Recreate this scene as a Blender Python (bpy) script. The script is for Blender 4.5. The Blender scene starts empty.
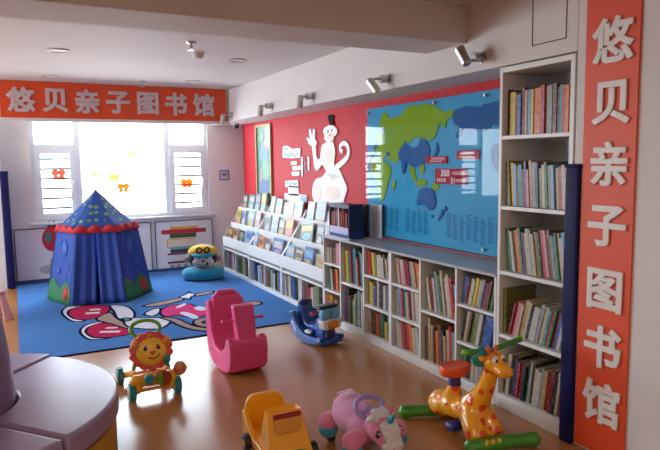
import bpy, bmesh, math, random
from mathutils import Vector, Matrix, Euler
from math import pi, sin, cos, radians as rad

SC = bpy.context.scene
COL = SC.collection
rng = random.Random(7)

# ------------------------------------------------------------------ camera
cam_data = bpy.data.cameras.new('camera')
cam_data.sensor_fit = 'HORIZONTAL'
cam_data.sensor_width = 36.0
cam_data.lens = 36.0 * 602.53 / 660.0
cam_data.clip_start = 0.05
cam = bpy.data.objects.new('camera', cam_data)
COL.objects.link(cam)
YAW, PITCH, ROLL = rad(27.586), rad(6.037), rad(-0.778)
_f = Vector((sin(YAW) * cos(PITCH), cos(YAW) * cos(PITCH), -sin(PITCH)))
_r = Vector((cos(YAW), -sin(YAW), 0))
_u = _r.cross(_f)
_r2 = cos(ROLL) * _r + sin(ROLL) * _u
_u2 = -sin(ROLL) * _r + cos(ROLL) * _u
cam.matrix_world = Matrix(((_r2.x, _u2.x, -_f.x, 0), (_r2.y, _u2.y, -_f.y, 0), (_r2.z, _u2.z, -_f.z, 1.6), (0, 0, 0, 1)))
SC.camera = cam

# ------------------------------------------------------------------ world and lights
world = bpy.data.worlds.new('daylight')
SC.world = world
world.use_nodes = True
wn = world.node_tree.nodes
wl = world.node_tree.links
wn.clear()
w_out = wn.new('ShaderNodeOutputWorld')
w_bg = wn.new('ShaderNodeBackground')
w_geo = wn.new('ShaderNodeTexCoord')
w_sep = wn.new('ShaderNodeSeparateXYZ')
w_ramp = wn.new('ShaderNodeValToRGB')
w_ramp.color_ramp.elements[0].position = 0.42
w_ramp.color_ramp.elements[0].color = (0.66, 0.66, 0.67, 1)
w_ramp.color_ramp.elements[1].position = 0.60
w_ramp.color_ramp.elements[1].color = (0.78, 0.90, 1.0, 1)
w_map = wn.new('ShaderNodeMapRange')
w_map.inputs['From Min'].default_value = -1
wl.new(w_geo.outputs['Generated'], w_sep.inputs[0])
wl.new(w_sep.outputs['Z'], w_map.inputs['Value'])
wl.new(w_map.outputs[0], w_ramp.inputs[0])
wl.new(w_ramp.outputs[0], w_bg.inputs['Color'])
wl.new(w_bg.outputs[0], w_out.inputs[0])
w_bg.inputs['Strength'].default_value = 15.0


def area_light(name, loc, rot, sx, sy, energy=0.0, color=(1, 1, 1), portal=False):
    d = bpy.data.lights.new(name, 'AREA')
    d.shape = 'RECTANGLE'
    d.size, d.size_y = sx, sy
    d.energy = energy
    d.color = color
    o = bpy.data.objects.new(name, d)
    COL.objects.link(o)
    o.location = loc
    o.rotation_euler = rot
    if portal:
        d.cycles.is_portal = True
    return o


# light portals sit in the window openings and only guide the sampling of the daylight
area_light('window_portal', (1.43, 9.25, 1.56), (rad(-90), 0, 0), 2.4, 1.5, portal=True)
area_light('window_portal', (-2.44, 9.25, 1.56), (rad(-90), 0, 0), 2.2, 1.5, portal=True)
area_light('window_portal', (-3.82, 6.9, 1.56), (0, rad(-90), 0), 1.5, 3.2, portal=True)
# warm fill lights added unseen behind the camera to brighten the near end
area_light('fill_light', (-0.9, 0.4, 2.55), (0, 0, 0), 1.2, 0.3, 24.0, (1.0, 0.90, 0.72))
area_light('fill_light', (0.9, -1.2, 2.55), (0, 0, 0), 1.2, 0.3, 24.0, (1.0, 0.90, 0.72))

SC.view_settings.view_transform = 'Standard'
SC.view_settings.look = 'None'
SC.view_settings.gamma = 1.0
SC.view_settings.use_curve_mapping = False
SC.view_settings.exposure = 0.38
SC.cycles.use_denoising = True
SC.cycles.max_bounces = 10
SC.cycles.diffuse_bounces = 6
SC.cycles.glossy_bounces = 4
SC.cycles.transparent_max_bounces = 12
SC.cycles.caustics_reflective = False
SC.cycles.caustics_refractive = False


# ------------------------------------------------------------------ materials
def lin(h):
    if not isinstance(h, str):
        return tuple(h)
    h = h.lstrip('#')
    c = [int(h[i:i + 2], 16) / 255 for i in (0, 2, 4)]
    return tuple(x / 12.92 if x <= .04045 else ((x + .055) / 1.055) ** 2.4 for x in c)


MATS = {}


def mat(name, col='#888888', rough=.5, metal=0., vary=.0, scale=8., bump=0., bscale=60., coat=0., spec=.5, sheen=0., sub=0.):
    """Principled material, its colour broken up a little by noise, with an optional bump."""
    if name in MATS:
        return MATS[name]
    m = bpy.data.materials.new(name)
    m.use_nodes = True
    nt = m.node_tree
    b = nt.nodes['Principled BSDF']
    c = lin(col)
    b.inputs['Roughness'].default_value = rough
    b.inputs['Metallic'].default_value = metal
    b.inputs['Specular IOR Level'].default_value = spec
    b.inputs['Coat Weight'].default_value = coat
    b.inputs['Coat Roughness'].default_value = .15
    b.inputs['Sheen Weight'].default_value = sheen
    b.inputs['Base Color'].default_value = (*c, 1)
    tc = nt.nodes.new('ShaderNodeTexCoord')
    if vary > 0:
        n = nt.nodes.new('ShaderNodeTexNoise')
        n.inputs['Scale'].default_value = scale
        n.inputs['Detail'].default_value = 4
        r = nt.nodes.new('ShaderNodeValToRGB')
        r.color_ramp.elements[0].position = .3
        r.color_ramp.elements[1].position = .7
        r.color_ramp.elements[0].color = (*[x * (1 - vary) for x in c], 1)
        r.color_ramp.elements[1].color = (*[min(1, x * (1 + vary)) for x in c], 1)
        nt.links.new(tc.outputs['Object'], n.inputs['Vector'])
        nt.links.new(n.outputs['Fac'], r.inputs[0])
        nt.links.new(r.outputs[0], b.inputs['Base Color'])
    if bump > 0:
        n2 = nt.nodes.new('ShaderNodeTexNoise')
        n2.inputs['Scale'].default_value = bscale
        n2.inputs['Detail'].default_value = 3
        bp = nt.nodes.new('ShaderNodeBump')
        bp.inputs['Strength'].default_value = bump
        bp.inputs['Distance'].default_value = .01
        nt.links.new(tc.outputs['Object'], n2.inputs['Vector'])
        nt.links.new(n2.outputs['Fac'], bp.inputs['Height'])
        nt.links.new(bp.outputs[0], b.inputs['Normal'])
    MATS[name] = m
    return m


def glass_mat(name, tint=(1, 1, 1), gloss=.08, rough=.0):
    """A thin clear sheet: mostly transparent, with a mirror-like share of reflection by angle."""
    m = bpy.data.materials.new(name)
    m.use_nodes = True
    nt = m.node_tree
    nt.nodes.clear()
    o = nt.nodes.new('ShaderNodeOutputMaterial')
    t = nt.nodes.new('ShaderNodeBsdfTransparent')
    t.inputs[0].default_value = (*tint, 1)
    g = nt.nodes.new('ShaderNodeBsdfGlossy')
    g.inputs['Roughness'].default_value = rough
    fr = nt.nodes.new('ShaderNodeLayerWeight')
    fr.inputs[0].default_value = .5
    pw = nt.nodes.new('ShaderNodeMath')
    pw.operation = 'POWER'
    pw.inputs[1].default_value = 5
    ad = nt.nodes.new('ShaderNodeMath')
    ad.operation = 'ADD'
    ad.inputs[1].default_value = gloss
    ad.use_clamp = True
    mx = nt.nodes.new('ShaderNodeMixShader')
    nt.links.new(fr.outputs['Facing'], pw.inputs[0])
    nt.links.new(pw.outputs[0], ad.inputs[0])
    nt.links.new(ad.outputs[0], mx.inputs[0])
    nt.links.new(t.outputs[0], mx.inputs[1])
    nt.links.new(g.outputs[0], mx.inputs[2])
    nt.links.new(mx.outputs[0], o.inputs[0])
    return m


# ------------------------------------------------------------------ mesh collector
class MB:
    def __init__(self, o=(0, 0, 0)):
        self.v, self.f, self.mi = [], [], []
        self.o = Vector(o)          # shapes given in room coordinates are stored relative to this point

    def add(self, vs, fs, m=0, M=None):
        o = len(self.v)
        for p in vs:
            p = Vector(p)
            if M is not None:
                p = M @ p
            self.v.append(p - self.o)
        for f in fs:
            self.f.append([i + o for i in f])
            self.mi.append(m)
        return self

    def box(self, x0, x1, y0, y1, z0, z1, m=0, M=None):
        vs = [(x, y, z) for z in (z0, z1) for y in (y0, y1) for x in (x0, x1)]
        fs = [(0, 2, 3, 1), (4, 5, 7, 6), (0, 1, 5, 4), (2, 6, 7, 3), (0, 4, 6, 2), (1, 3, 7, 5)]
        return self.add(vs, fs, m, M)

    def rbox(self, x0, x1, y0, y1, z0, z1, r=.01, seg=3, m=0, M=None):
        bm = bmesh.new()
        bmesh.ops.create_cube(bm, size=1)
        for v in bm.verts:
            v.co = Vector(((x0 + x1) / 2 + v.co.x * (x1 - x0), (y0 + y1) / 2 + v.co.y * (y1 - y0), (z0 + z1) / 2 + v.co.z * (z1 - z0)))
        bmesh.ops.bevel(bm, geom=bm.edges[:], offset=r, segments=seg, affect='EDGES', profile=.5)
        bm.verts.index_update()
        self.add([v.co for v in bm.verts], [[v.index for v in f.verts] for f in bm.faces], m, M)
        bm.free()
        return self

    def tube(self, pts, r, n=10, m=0, M=None, closed=False, caps=True):
        pts = [Vector(p) for p in pts]
        k = len(pts)
        rs = r if isinstance(r, (list, tuple)) else [r] * k
        vs, fs = [], []
        prev = None
        for i, p in enumerate(pts):
            if closed:
                t = (pts[(i + 1) % k] - pts[i - 1])
            else:
                t = pts[min(i + 1, k - 1)] - pts[max(i - 1, 0)]
            t.normalize()
            if prev is None:
                a = Vector((0, 0, 1)) if abs(t.z) < .9 else Vector((1, 0, 0))
                u = t.cross(a).normalized()
            else:
                u = (prev - t * prev.dot(t)).normalized()
            prev = u
            w = t.cross(u)
            for j in range(n):
                an = 2 * pi * j / n
                vs.append(p + (u * cos(an) + w * sin(an)) * rs[i])
        for i in range(k if closed else k - 1):
            a, b = i * n, ((i + 1) % k) * n
            for j in range(n):
                fs.append((a + j, a + (j + 1) % n, b + (j + 1) % n, b + j))
        if caps and not closed:
            fs.append(tuple(range(n - 1, -1, -1)))
            fs.append(tuple(range((k - 1) * n, k * n)))
        return self.add(vs, fs, m, M)

    def cyl(self, p0, p1, r0, r1=None, n=16, m=0, M=None):
        return self.tube([p0, p1], [r0, r0 if r1 is None else r1], n, m, M)

    def ell(self, c, r, m=0, nu=18, nv=12, M=None, rot=None):
        if not isinstance(r, (tuple, list)):
            r = (r, r, r)
        R = Euler(rot).to_matrix() if rot else Matrix.Identity(3)
        c = Vector(c)
        vs = [c + R @ Vector((0, 0, r[2]))]
        for i in range(1, nv):
            th = pi * i / nv
            for j in range(nu):
                ph = 2 * pi * j / nu
                vs.append(c + R @ Vector((r[0] * sin(th) * cos(ph), r[1] * sin(th) * sin(ph), r[2] * cos(th))))
        vs.append(c + R @ Vector((0, 0, -r[2])))
        fs = [(0, 1 + j, 1 + (j + 1) % nu) for j in range(nu)]
        for i in range(nv - 2):
            a, b = 1 + i * nu, 1 + (i + 1) * nu
            for j in range(nu):
                fs.append((a + j, b + j, b + (j + 1) % nu, a + (j + 1) % nu))
        e = len(vs) - 1
        a = 1 + (nv - 2) * nu
        fs += [(a + j, e, a + (j + 1) % nu) for j in range(nu)]
        return self.add(vs, fs, m, M)

    def lathe(self, prof, n=24, c=(0, 0, 0), m=0, M=None, caps=True):
        c = Vector(c)
        vs = [c + Vector((r * cos(2 * pi * j / n), r * sin(2 * pi * j / n), z)) for r, z in prof for j in range(n)]
        fs = []
        for i in range(len(prof) - 1):
            for j in range(n):
                fs.append((i * n + j, i * n + (j + 1) % n, (i + 1) * n + (j + 1) % n, (i + 1) * n + j))
        if caps:
            fs.append(tuple(range(n - 1, -1, -1)))
            fs.append(tuple(range((len(prof) - 1) * n, len(prof) * n)))
        return self.add(vs, fs, m, M)

    def prism(self, poly, d0, d1, m=0, M=None, axes='xy'):
        """A closed 2-D outline swept from d0 to d1 along the third axis."""
        def P(a, b, d):
            return {'xy': (a, b, d), 'yz': (d, a, b), 'xz': (a, d, b)}[axes]
        n = len(poly)
        vs = [P(a, b, d0) for a, b in poly] + [P(a, b, d1) for a, b in poly]
        fs = [tuple(range(n - 1, -1, -1)), tuple(range(n, 2 * n))]
        for i in range(n):
            j = (i + 1) % n
            fs.append((i, j, n + j, n + i))
        return self.add(vs, fs, m, M)

    def ring(self, c, R, r, nR=28, n=10, m=0, M=None, sx=1., sy=1.):
        c = Vector(c)
        return self.tube([c + Vector((R * sx * cos(2 * pi * i / nR), R * sy * sin(2 * pi * i / nR), 0)) for i in range(nR)], r, n, m, M, closed=True)

    def mesh(self, name, mats, angle=38):
        me = bpy.data.meshes.new(name)
        me.from_pydata([tuple(p) for p in self.v], [], self.f)
        for mm in (mats if isinstance(mats, (list, tuple)) else [mats]):
            me.materials.append(mm)
        me.polygons.foreach_set('material_index', self.mi)
        bm = bmesh.new()
        bm.from_mesh(me)
        bmesh.ops.recalc_face_normals(bm, faces=bm.faces[:])
        bm.to_mesh(me)
        bm.free()
        me.polygons.foreach_set('use_smooth', [True] * len(me.polygons))
        me.set_sharp_from_angle(angle=rad(angle))
        me.update()
        return me

    def build(self, name, mats, parent=None, bevel=0., seg=2, angle=38, loc=None):
        o = bpy.data.objects.new(name, self.mesh(name, mats, angle))
        COL.objects.link(o)
        if parent is not None:
            o.parent = parent
        if loc is not None:
            o.location = loc
        if bevel > 0:
            md = o.modifiers.new('bevel', 'BEVEL')
            md.width = bevel
            md.segments = seg
            md.limit_method = 'ANGLE'
            md.angle_limit = rad(40)
        return o

    def fuse(self, name, mats, parent=None, voxel=.01, smooth=6, fac=.5):
        """Grow the collected shapes into one continuous skin."""
        me = self.mesh(name, mats)
        o = bpy.data.objects.new(name, me)
        COL.objects.link(o)
        md = o.modifiers.new('skin', 'REMESH')
        md.mode = 'VOXEL'
        md.voxel_size = voxel
        md.use_smooth_shade = True
        sm = o.modifiers.new('soften', 'SMOOTH')
        sm.iterations = smooth
        sm.factor = fac
        dg = bpy.context.evaluated_depsgraph_get()
        dg.update()
        new = bpy.data.meshes.new_from_object(o.evaluated_get(dg))
        o.modifiers.clear()
        o.data = new
        new.polygons.foreach_set('use_smooth', [True] * len(new.polygons))
        if parent is not None:
            o.parent = parent
        return o


def tag(o, label=None, cat=None, group=None, kind=None):
    if label:
        o['label'] = label
    if cat:
        o['category'] = cat
    if group:
        o['group'] = group
    if kind:
        o['kind'] = kind
    return o


def thing(name, label, cat, loc=(0, 0, 0), rotz=0., group=None):
    o = bpy.data.objects.new(name, None)
    o.empty_display_size = .1
    COL.objects.link(o)
    o.location = loc
    o.rotation_euler = (0, 0, rotz)
    return tag(o, label, cat, group)


def struct(o):
    o['kind'] = 'structure'
    return o


def copy_tree(o, parent=None):
    c = o.copy()
    COL.objects.link(c)
    if parent is not None:
        c.parent = parent
    for ch in list(o.children):
        copy_tree(ch, c)
    return c


def Rz(a):
    return Matrix.Rotation(a, 4, 'Z')


def T(*p):
    return Matrix.Translation(Vector(p))


def round_poly(poly, r=.02, n=4):
    """Round the corners of a 2-D outline."""
    out = []
    k = len(poly)
    for i in range(k):
        p = Vector(poly[i])
        a = Vector(poly[i - 1]) - p
        b = Vector(poly[(i + 1) % k]) - p
        d = min(r, a.length * .45, b.length * .45)
        a = p + a.normalized() * d
        b = p + b.normalized() * d
        for j in range(n + 1):
            t = j / n
            q = a * (1 - t) ** 2 + p * 2 * t * (1 - t) + b * t * t
            out.append((q.x, q.y))
    return out


def spline(pts, n=6, closed=False):
    """Catmull-Rom through the points."""
    P = [Vector(p) for p in pts]
    k = len(P)
    out = []
    for i in range(k if closed else k - 1):
        if closed:
            a, b, c, d = P[(i - 1) % k], P[i], P[(i + 1) % k], P[(i + 2) % k]
        else:
            a, b, c, d = P[max(i - 1, 0)], P[i], P[i + 1], P[min(i + 2, k - 1)]
        for j in range(n):
            t = j / n
            out.append(.5 * ((2 * b) + (c - a) * t + (2 * a - 5 * b + 4 * c - d) * t * t + (3 * b - a - 3 * c + d) * t ** 3))
    if not closed:
        out.append(P[-1])
    return [tuple(p) for p in out]


def glyph(ch, size, mats, name, parent, M, bold=.03, depth=.02):
    """One character cut from thick board, heavy and round-cornered."""
    cu = bpy.data.curves.new('glyph', 'FONT')
    cu.body = ch
    cu.size = size
    cu.align_x = 'CENTER'
    cu.align_y = 'CENTER'
    cu.extrude = size * bold * 6      # squeezed to the board's thickness below, which leaves a nearly flat face
    cu.bevel_depth = size * bold
    cu.bevel_resolution = 1
    cu.resolution_u = 4
    o = bpy.data.objects.new('glyph', cu)
    COL.objects.link(o)
    dg = bpy.context.evaluated_depsgraph_get()
    dg.update()
    me = bpy.data.meshes.new_from_object(o.evaluated_get(dg))
    bpy.data.objects.remove(o)
    xs = [v.co.x for v in me.vertices]
    ys = [v.co.y for v in me.vertices]
    zs = [v.co.z for v in me.vertices]
    cx, cy = (min(xs) + max(xs)) / 2, (min(ys) + max(ys)) / 2
    hz = max(zs) - min(zs)
    for v in me.vertices:
        p = Vector((v.co.x - cx, v.co.y - cy, (v.co.z - min(zs)) / hz * depth))
        v.co = M @ p
    me.materials.clear()
    me.materials.append(mats)
    me.name = name
    g = bpy.data.objects.new(name, me)
    COL.objects.link(g)
    g.parent = parent
    return g
# ------------------------------------------------------------------ the room
WHITE = mat('white_paint', '#dad6d5', .6, vary=.02, scale=3, spec=.25)
CEIL = mat('ceiling_paint', '#d6d0cd', .7, vary=.015, scale=2)
RED = mat('red_paint', '#c02c36', .55, vary=.04, scale=4, spec=.15)
PVC = mat('white_window_frame', '#e2e8ec', .35)
FURN = mat('white_board', '#dcdcdb', .38, vary=.015, scale=5)
NAVY = mat('navy_vinyl', '#16164c', .55, bump=.1, bscale=20, spec=.2)
DARK = mat('dark_gap', '#26262a', .6)
CHROME = mat('brushed_nickel', '#b9b7b2', .28, metal=1.)

XW, XF, YF, ZC = 3.10, 2.70, 9.0, 2.60      # right wall, bookcase fronts, far wall, ceiling


def floor_mat():
    m = bpy.data.materials.new('orange_vinyl_floor')
    m.use_nodes = True
    nt = m.node_tree
    b = nt.nodes['Principled BSDF']
    tc = nt.nodes.new('ShaderNodeTexCoord')
    mp = nt.nodes.new('ShaderNodeMapping')
    mp.inputs['Scale'].default_value = (7, 1.2, 1)
    n = nt.nodes.new('ShaderNodeTexNoise')
    n.inputs['Scale'].default_value = 3
    n.inputs['Detail'].default_value = 6
    r = nt.nodes.new('ShaderNodeValToRGB')
    r.color_ramp.elements[0].position = .3
    r.color_ramp.elements[1].position = .72
    r.color_ramp.elements[0].color = (*lin('#a8703e'), 1)
    r.color_ramp.elements[1].color = (*lin('#ae7543'), 1)
    n2 = nt.nodes.new('ShaderNodeTexNoise')
    n2.inputs['Scale'].default_value = 5
    mr = nt.nodes.new('ShaderNodeMapRange')
    mr.inputs['To Min'].default_value = .22
    mr.inputs['To Max'].default_value = .27
    n3 = nt.nodes.new('ShaderNodeTexNoise')
    n3.inputs['Scale'].default_value = 4
    bp = nt.nodes.new('ShaderNodeBump')
    bp.inputs['Strength'].default_value = .012
    bp.inputs['Distance'].default_value = .02
    L = nt.links.new
    L(tc.outputs['Object'], mp.inputs[0])
    L(mp.outputs[0], n.inputs['Vector'])
    L(n.outputs['Fac'], r.inputs[0])
    L(r.outputs[0], b.inputs['Base Color'])
    L(tc.outputs['Object'], n2.inputs['Vector'])
    L(n2.outputs['Fac'], mr.inputs[0])
    L(mr.outputs[0], b.inputs['Roughness'])
    L(tc.outputs['Object'], n3.inputs['Vector'])
    L(n3.outputs['Fac'], bp.inputs['Height'])
    L(bp.outputs[0], b.inputs['Normal'])
    b.inputs['Specular IOR Level'].default_value = .8
    return m


struct(MB().box(-3.8, 3.3, -3.0, 9.2, -.1, 0).build('floor', floor_mat()))
struct(MB().box(-3.8, 3.3, -3.0, 9.2, ZC, ZC + .1).build('ceiling', CEIL))
# right wall: red above and behind the shelves, a white pier beside the tall bookcase
struct(MB().box(XW, XW + .15, 2.30, 8.66, 0, ZC).box(XW + .10, XW + .15, 8.66, 9.0, 0, ZC).build('wall_right', RED))
struct(MB().box(XF, XW + .15, -3.0, 2.295, 0, ZC).build('wall_pier', WHITE, bevel=.006))
struct(MB().box(XF, XW, 2.295, 9.0, 2.165, ZC).build('beam_right', WHITE, bevel=.004))
struct(MB().box(-3.75, XW + .15, -3.15, -3.0, 0, ZC).build('wall_back', WHITE))
lwm = MB()
lwm.box(-3.75, -3.6, -3.0, 5.3, 0, ZC).box(-3.75, -3.6, 8.5, 9.0, 0, ZC).box(-3.75, -3.6, 5.3, 8.5, 0, .83).box(-3.75, -3.6, 5.3, 8.5, 2.3, ZC)
struct(lwm.build('wall_left', WHITE))
# far wall round its two window openings
WZ0, WZ1 = .83, 2.30
fw = MB()
fw.box(-3.75, -3.55, 9.0, 9.2, 0, ZC)
fw.box(-1.33, .22, 9.0, 9.2, 0, ZC)
fw.box(2.63, 3.25, 9.0, 9.2, 0, ZC)
fw.box(-3.55, -1.33, 9.0, 9.2, 0, WZ0)
fw.box(.22, 2.63, 9.0, 9.2, 0, WZ0)
fw.box(-3.55, -1.33, 9.0, 9.2, WZ1, ZC)
fw.box(.22, 2.63, 9.0, 9.2, WZ1, ZC)
struct(fw.build('wall_far', WHITE))
struct(MB().box(-.62, -.135, 8.80, 9.0, 0, ZC).build('column_far', WHITE))
struct(MB().box(-3.6, XF, 3.19, 3.61, 2.36, ZC).build('beam_near', CEIL, bevel=.004))
struct(MB().box(-3.6, XF, 8.16, 8.42, 2.165, ZC).build('beam_far', WHITE))
struct(MB().box(-3.6, XF, 8.128, 8.16, 2.125, 2.165).build('trim_1', WHITE))
# access hatch drawn as a thin groove in the beam face
h = MB()
for a in ((2.37, 2.375, 2.25, 2.6), (2.612, 2.617, 2.25, 2.6), (2.37, 2.617, 2.245, 2.25)):
    h.box(2.6975, 2.701, a[0], a[1], a[2], a[3])
hatch = h.build('trim_3', DARK)
struct(hatch)
# narrow blue skirting at the foot of the far wall
struct(MB().box(-.135, XF - .05, 8.985, 9.0, .0, .05).build('baseboard_far', mat('blue_skirting', '#274f8e', .5)))


GLASS = glass_mat('window_glass', (.97, .99, 1.0), .02)


def window(name, x0, x1, bounds):
    """bounds: the x of the two mullions; side lights have an opening sash below a fixed top pane."""
    a, b = bounds
    f = MB()
    y0, y1 = 9.03, 9.10
    for xx in (x0, x1 - .05):
        f.box(xx, xx + .05, y0, y1, WZ0, WZ1)
    for xx in (a - .04, b - .04):
        f.box(xx, xx + .08, y0, y1, WZ0, WZ1)
    for p, q in ((x0 + .05, a - .04), (a + .04, b - .04), (b + .04, x1 - .05)):
        f.box(p, q, y0 + .002, y1, WZ0, WZ0 + .05)
        f.box(p, q, y0 + .002, y1, WZ1 - .06, WZ1)
        if q - p < 1.0:
            f.box(p, q, y0 + .002, y1, 1.815, 1.875)
    fr = struct(f.build(name, PVC))
    for p, q in ((x0 + .05, a - .04), (b + .04, x1 - .05)):
        s = MB()
        z0, z1, w = WZ0 + .05, 1.815, .065
        s.box(p, p + w, 9.01, 9.07, z0, z1)
        s.box(q - w, q, 9.01, 9.07, z0, z1)
        s.box(p + w, q - w, 9.012, 9.07, z0, z0 + w)
        s.box(p + w, q - w, 9.012, 9.07, z1 - w, z1)
        sash = s.build('window_sash', PVC, fr)
        hd = MB().rbox(q - .05, q - .02, 8.985, 9.01, 1.25, 1.38, .006)
        hd.build('sash_handle', PVC, sash)
        g = MB().box(p + w, q - w, 9.045, 9.05, z0 + w, z1 - w)
        g.build('window_pane', GLASS, sash)
        g = MB().box(p, q, 9.06, 9.065, 1.875, WZ1 - .06)
        g.build('window_pane', GLASS, fr)
        br = MB()
        k = 7
        for i in range(1, k):
            z = z0 + (z1 - z0) * i / k
            br.box(p + w, q - w, 9.036, 9.044, z - .015, z + .015)
        br.build('guard_bar_rail', mat('guard_bar', '#8796a0', .6), sash)
    g = MB().box(a + .04, b - .04, 9.06, 9.065, WZ0 + .05, WZ1 - .06)
    g.build('window_pane', GLASS, fr)
    return fr


window('window_1', .22, 2.63, (.80, 2.02))
window('window_2', -3.55, -1.33, (-3.0, -1.92))
struct(MB().rbox(.16, 2.70, 8.93, 9.03, .795, .83, .008).build('trim_4', mat('sill_white', '#c9c9cc', .4)))
struct(MB().rbox(-3.58, -1.28, 8.93, 9.03, .795, .83, .008).build('trim_5', mat('sill_white', '#c9c9cc', .4)))

# side window added out of view on the left to bring in more daylight
lf = MB()
for a, b in ((5.3, 5.36), (6.87, 6.93), (8.44, 8.5)):
    lf.box(-3.70, -3.63, a, b, .83, 2.3)
lf.box(-3.70, -3.63, 5.36, 8.44, .83, .89).box(-3.70, -3.63, 5.36, 8.44, 2.24, 2.3)
lf_ = struct(lf.build('added_side_window', PVC, bevel=.006))
for a, b in ((5.36, 6.87), (6.93, 8.44)):
    MB().box(-3.668, -3.663, a, b, .89, 2.24).build('window_pane', GLASS, lf_)

# a pale apartment block stands across the yard, outside the windows
ob = thing('outside_apartment_block', 'pale hazy apartment block across the yard outside the window', 'building', (2.0, 42, -6))
MB().box(-14, 10, 0, 8, -2, 15).build('wall', mat('pale_render', '#d8cfca', .8, vary=.05, scale=.5), ob)
MB().box(-14.5, 10.5, -.5, 8.5, 15, 15.5).build('roof', mat('pale_roof', '#b5a39a', .8), ob)
for i in range(6):
    for j in range(4):
        w_ = MB().box(-12.5 + i * 3.7, -10.9 + i * 3.7, -.06, .05, 0.5 + j * 3.6, 2.2 + j * 3.6)
        w_.build('window', mat('block_window', '#9fb0bd', .3), ob)


# ------------------------------------------------------------------ banners
ORANGE = mat('orange_banner', '#dc4a1c', .5, vary=.04, scale=3)
LETTER = mat('white_letter_board', '#dcd6d2', .45)
LETTER_P = mat('pale_letter_board', '#c8b8b8', .5)
TEXT = '悠贝亲子图书馆'
b1 = thing('ceiling_banner', 'long orange banner with seven pale characters above the window', 'banner', (1.285, 8.128, 2.38))
MB().box(-1.375, 1.375, .0, .03, -.215, .215).build('banner_board', ORANGE, b1)
for i, ch in enumerate(TEXT):
    x = .136 + .367 * i - 1.285
    glyph(ch, .30, LETTER_P, 'letter', b1, T(x, -.001, .0) @ Matrix.Rotation(rad(90), 4, 'X'), .035, .012)
b2 = thing('upright_banner', 'tall orange banner with seven white characters down the pier', 'banner', (2.70, 2.103, 0))
MB().box(-.012, -.001, -.178, .129, .02, 2.599).build('banner_board', ORANGE, b2)
for z, ch in zip((2.184, 1.873, 1.568, 1.249, .915, .61, .308), TEXT):
    M_ = T(-.012, -.036, z) @ Matrix.Rotation(rad(-90), 4, 'Z') @ Matrix.Rotation(rad(90), 4, 'X')
    glyph(ch, .232, LETTER, 'letter', b2, M_, .032, .012)

# ------------------------------------------------------------------ padded corner guards
g1 = thing('corner_guard', 'tall navy padded guard on the corner beside the tall bookcase', 'corner guard', (2.70, 2.30, 0))
MB().rbox(-.030, -.001, -.060, .030, .0, 1.562, .012).build('pad', NAVY, g1)
MB().rbox(-.034, -.002, -.064, .034, 1.545, 1.568, .01).build('end_cap', NAVY, g1)
g2 = thing('corner_guard', 'navy padded guard on the column corner beside the far window', 'corner guard', (-.135, 8.80, 0))
MB().rbox(-.02, .075, -.05, .10, .008, 1.52, .018).build('pad', NAVY, g2)
MB().rbox(-.024, .079, -.054, .104, 1.50, 1.53, .012).build('end_cap', NAVY, g2)

# ------------------------------------------------------------------ ceiling fittings
def downlight(x, y, label, lit='#e9e4da'):
    t = thing('ceiling_downlight', label, 'ceiling light', (x, y, ZC), 0, 'round recessed ceiling lights')
    MB().lathe([(.085, -.012), (.095, -.006), (.095, 0), (.07, 0), (.07, -.008), (.085, -.012)], 28, caps=False).build('trim_ring', mat('downlight_ring', '#b9b2ab', .4), t)
    MB().lathe([(.0705, -.004), (.0705, 0)], 28).build('diffuser', mat('downlight_diffuser', lit, .3), t)


downlight(.413, 5.883, 'round recessed ceiling light standing alone over the rug front')
downlight(2.012, 5.773, 'round recessed ceiling light near the red wall beside the alarm')
downlight(.435, 7.61, 'small round ceiling light above the first banner characters')
downlight(2.019, 7.435, 'small round ceiling light above the last banner characters')


def sprinkler(x, y, label):
    t = thing('ceiling_sprinkler', label, 'sprinkler', (x, y, ZC), 0, 'ceiling sprinklers')
    MB().lathe([(.045, 0), (.04, -.012), (.02, -.016)], 20).build('escutcheon', CHROME, t)
    MB().lathe([(.012, -.014), (.012, -.045), (.018, -.05), (.018, -.056)], 12).build('stem', CHROME, t)
    MB().lathe([(.03, -.066), (.03, -.07)], 14).cyl((-.014, 0, -.055), (-.014, 0, -.067), .003, n=6).cyl((.014, 0, -.055), (.014, 0, -.067), .003, n=6).build('deflector', CHROME, t)


sprinkler(1.374, 5.076, 'metal ceiling sprinkler just in front of the smoke alarm')
sprinkler(1.454, 7.66, 'small metal ceiling sprinkler close to the long orange banner')
sm = thing('smoke_alarm', 'round white smoke alarm on the ceiling beyond the sprinkler', 'smoke alarm', (1.56, 5.55, ZC))
MB().lathe([(.055, 0), (.055, -.02), (.048, -.04), (.03, -.052)], 24).build('housing', mat('alarm_plastic', '#cfcac4', .5), sm)
MB().lathe([(.059, 0), (.059, -.01)], 24).build('base', mat('alarm_plastic', '#cfcac4', .5), sm)


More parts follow.
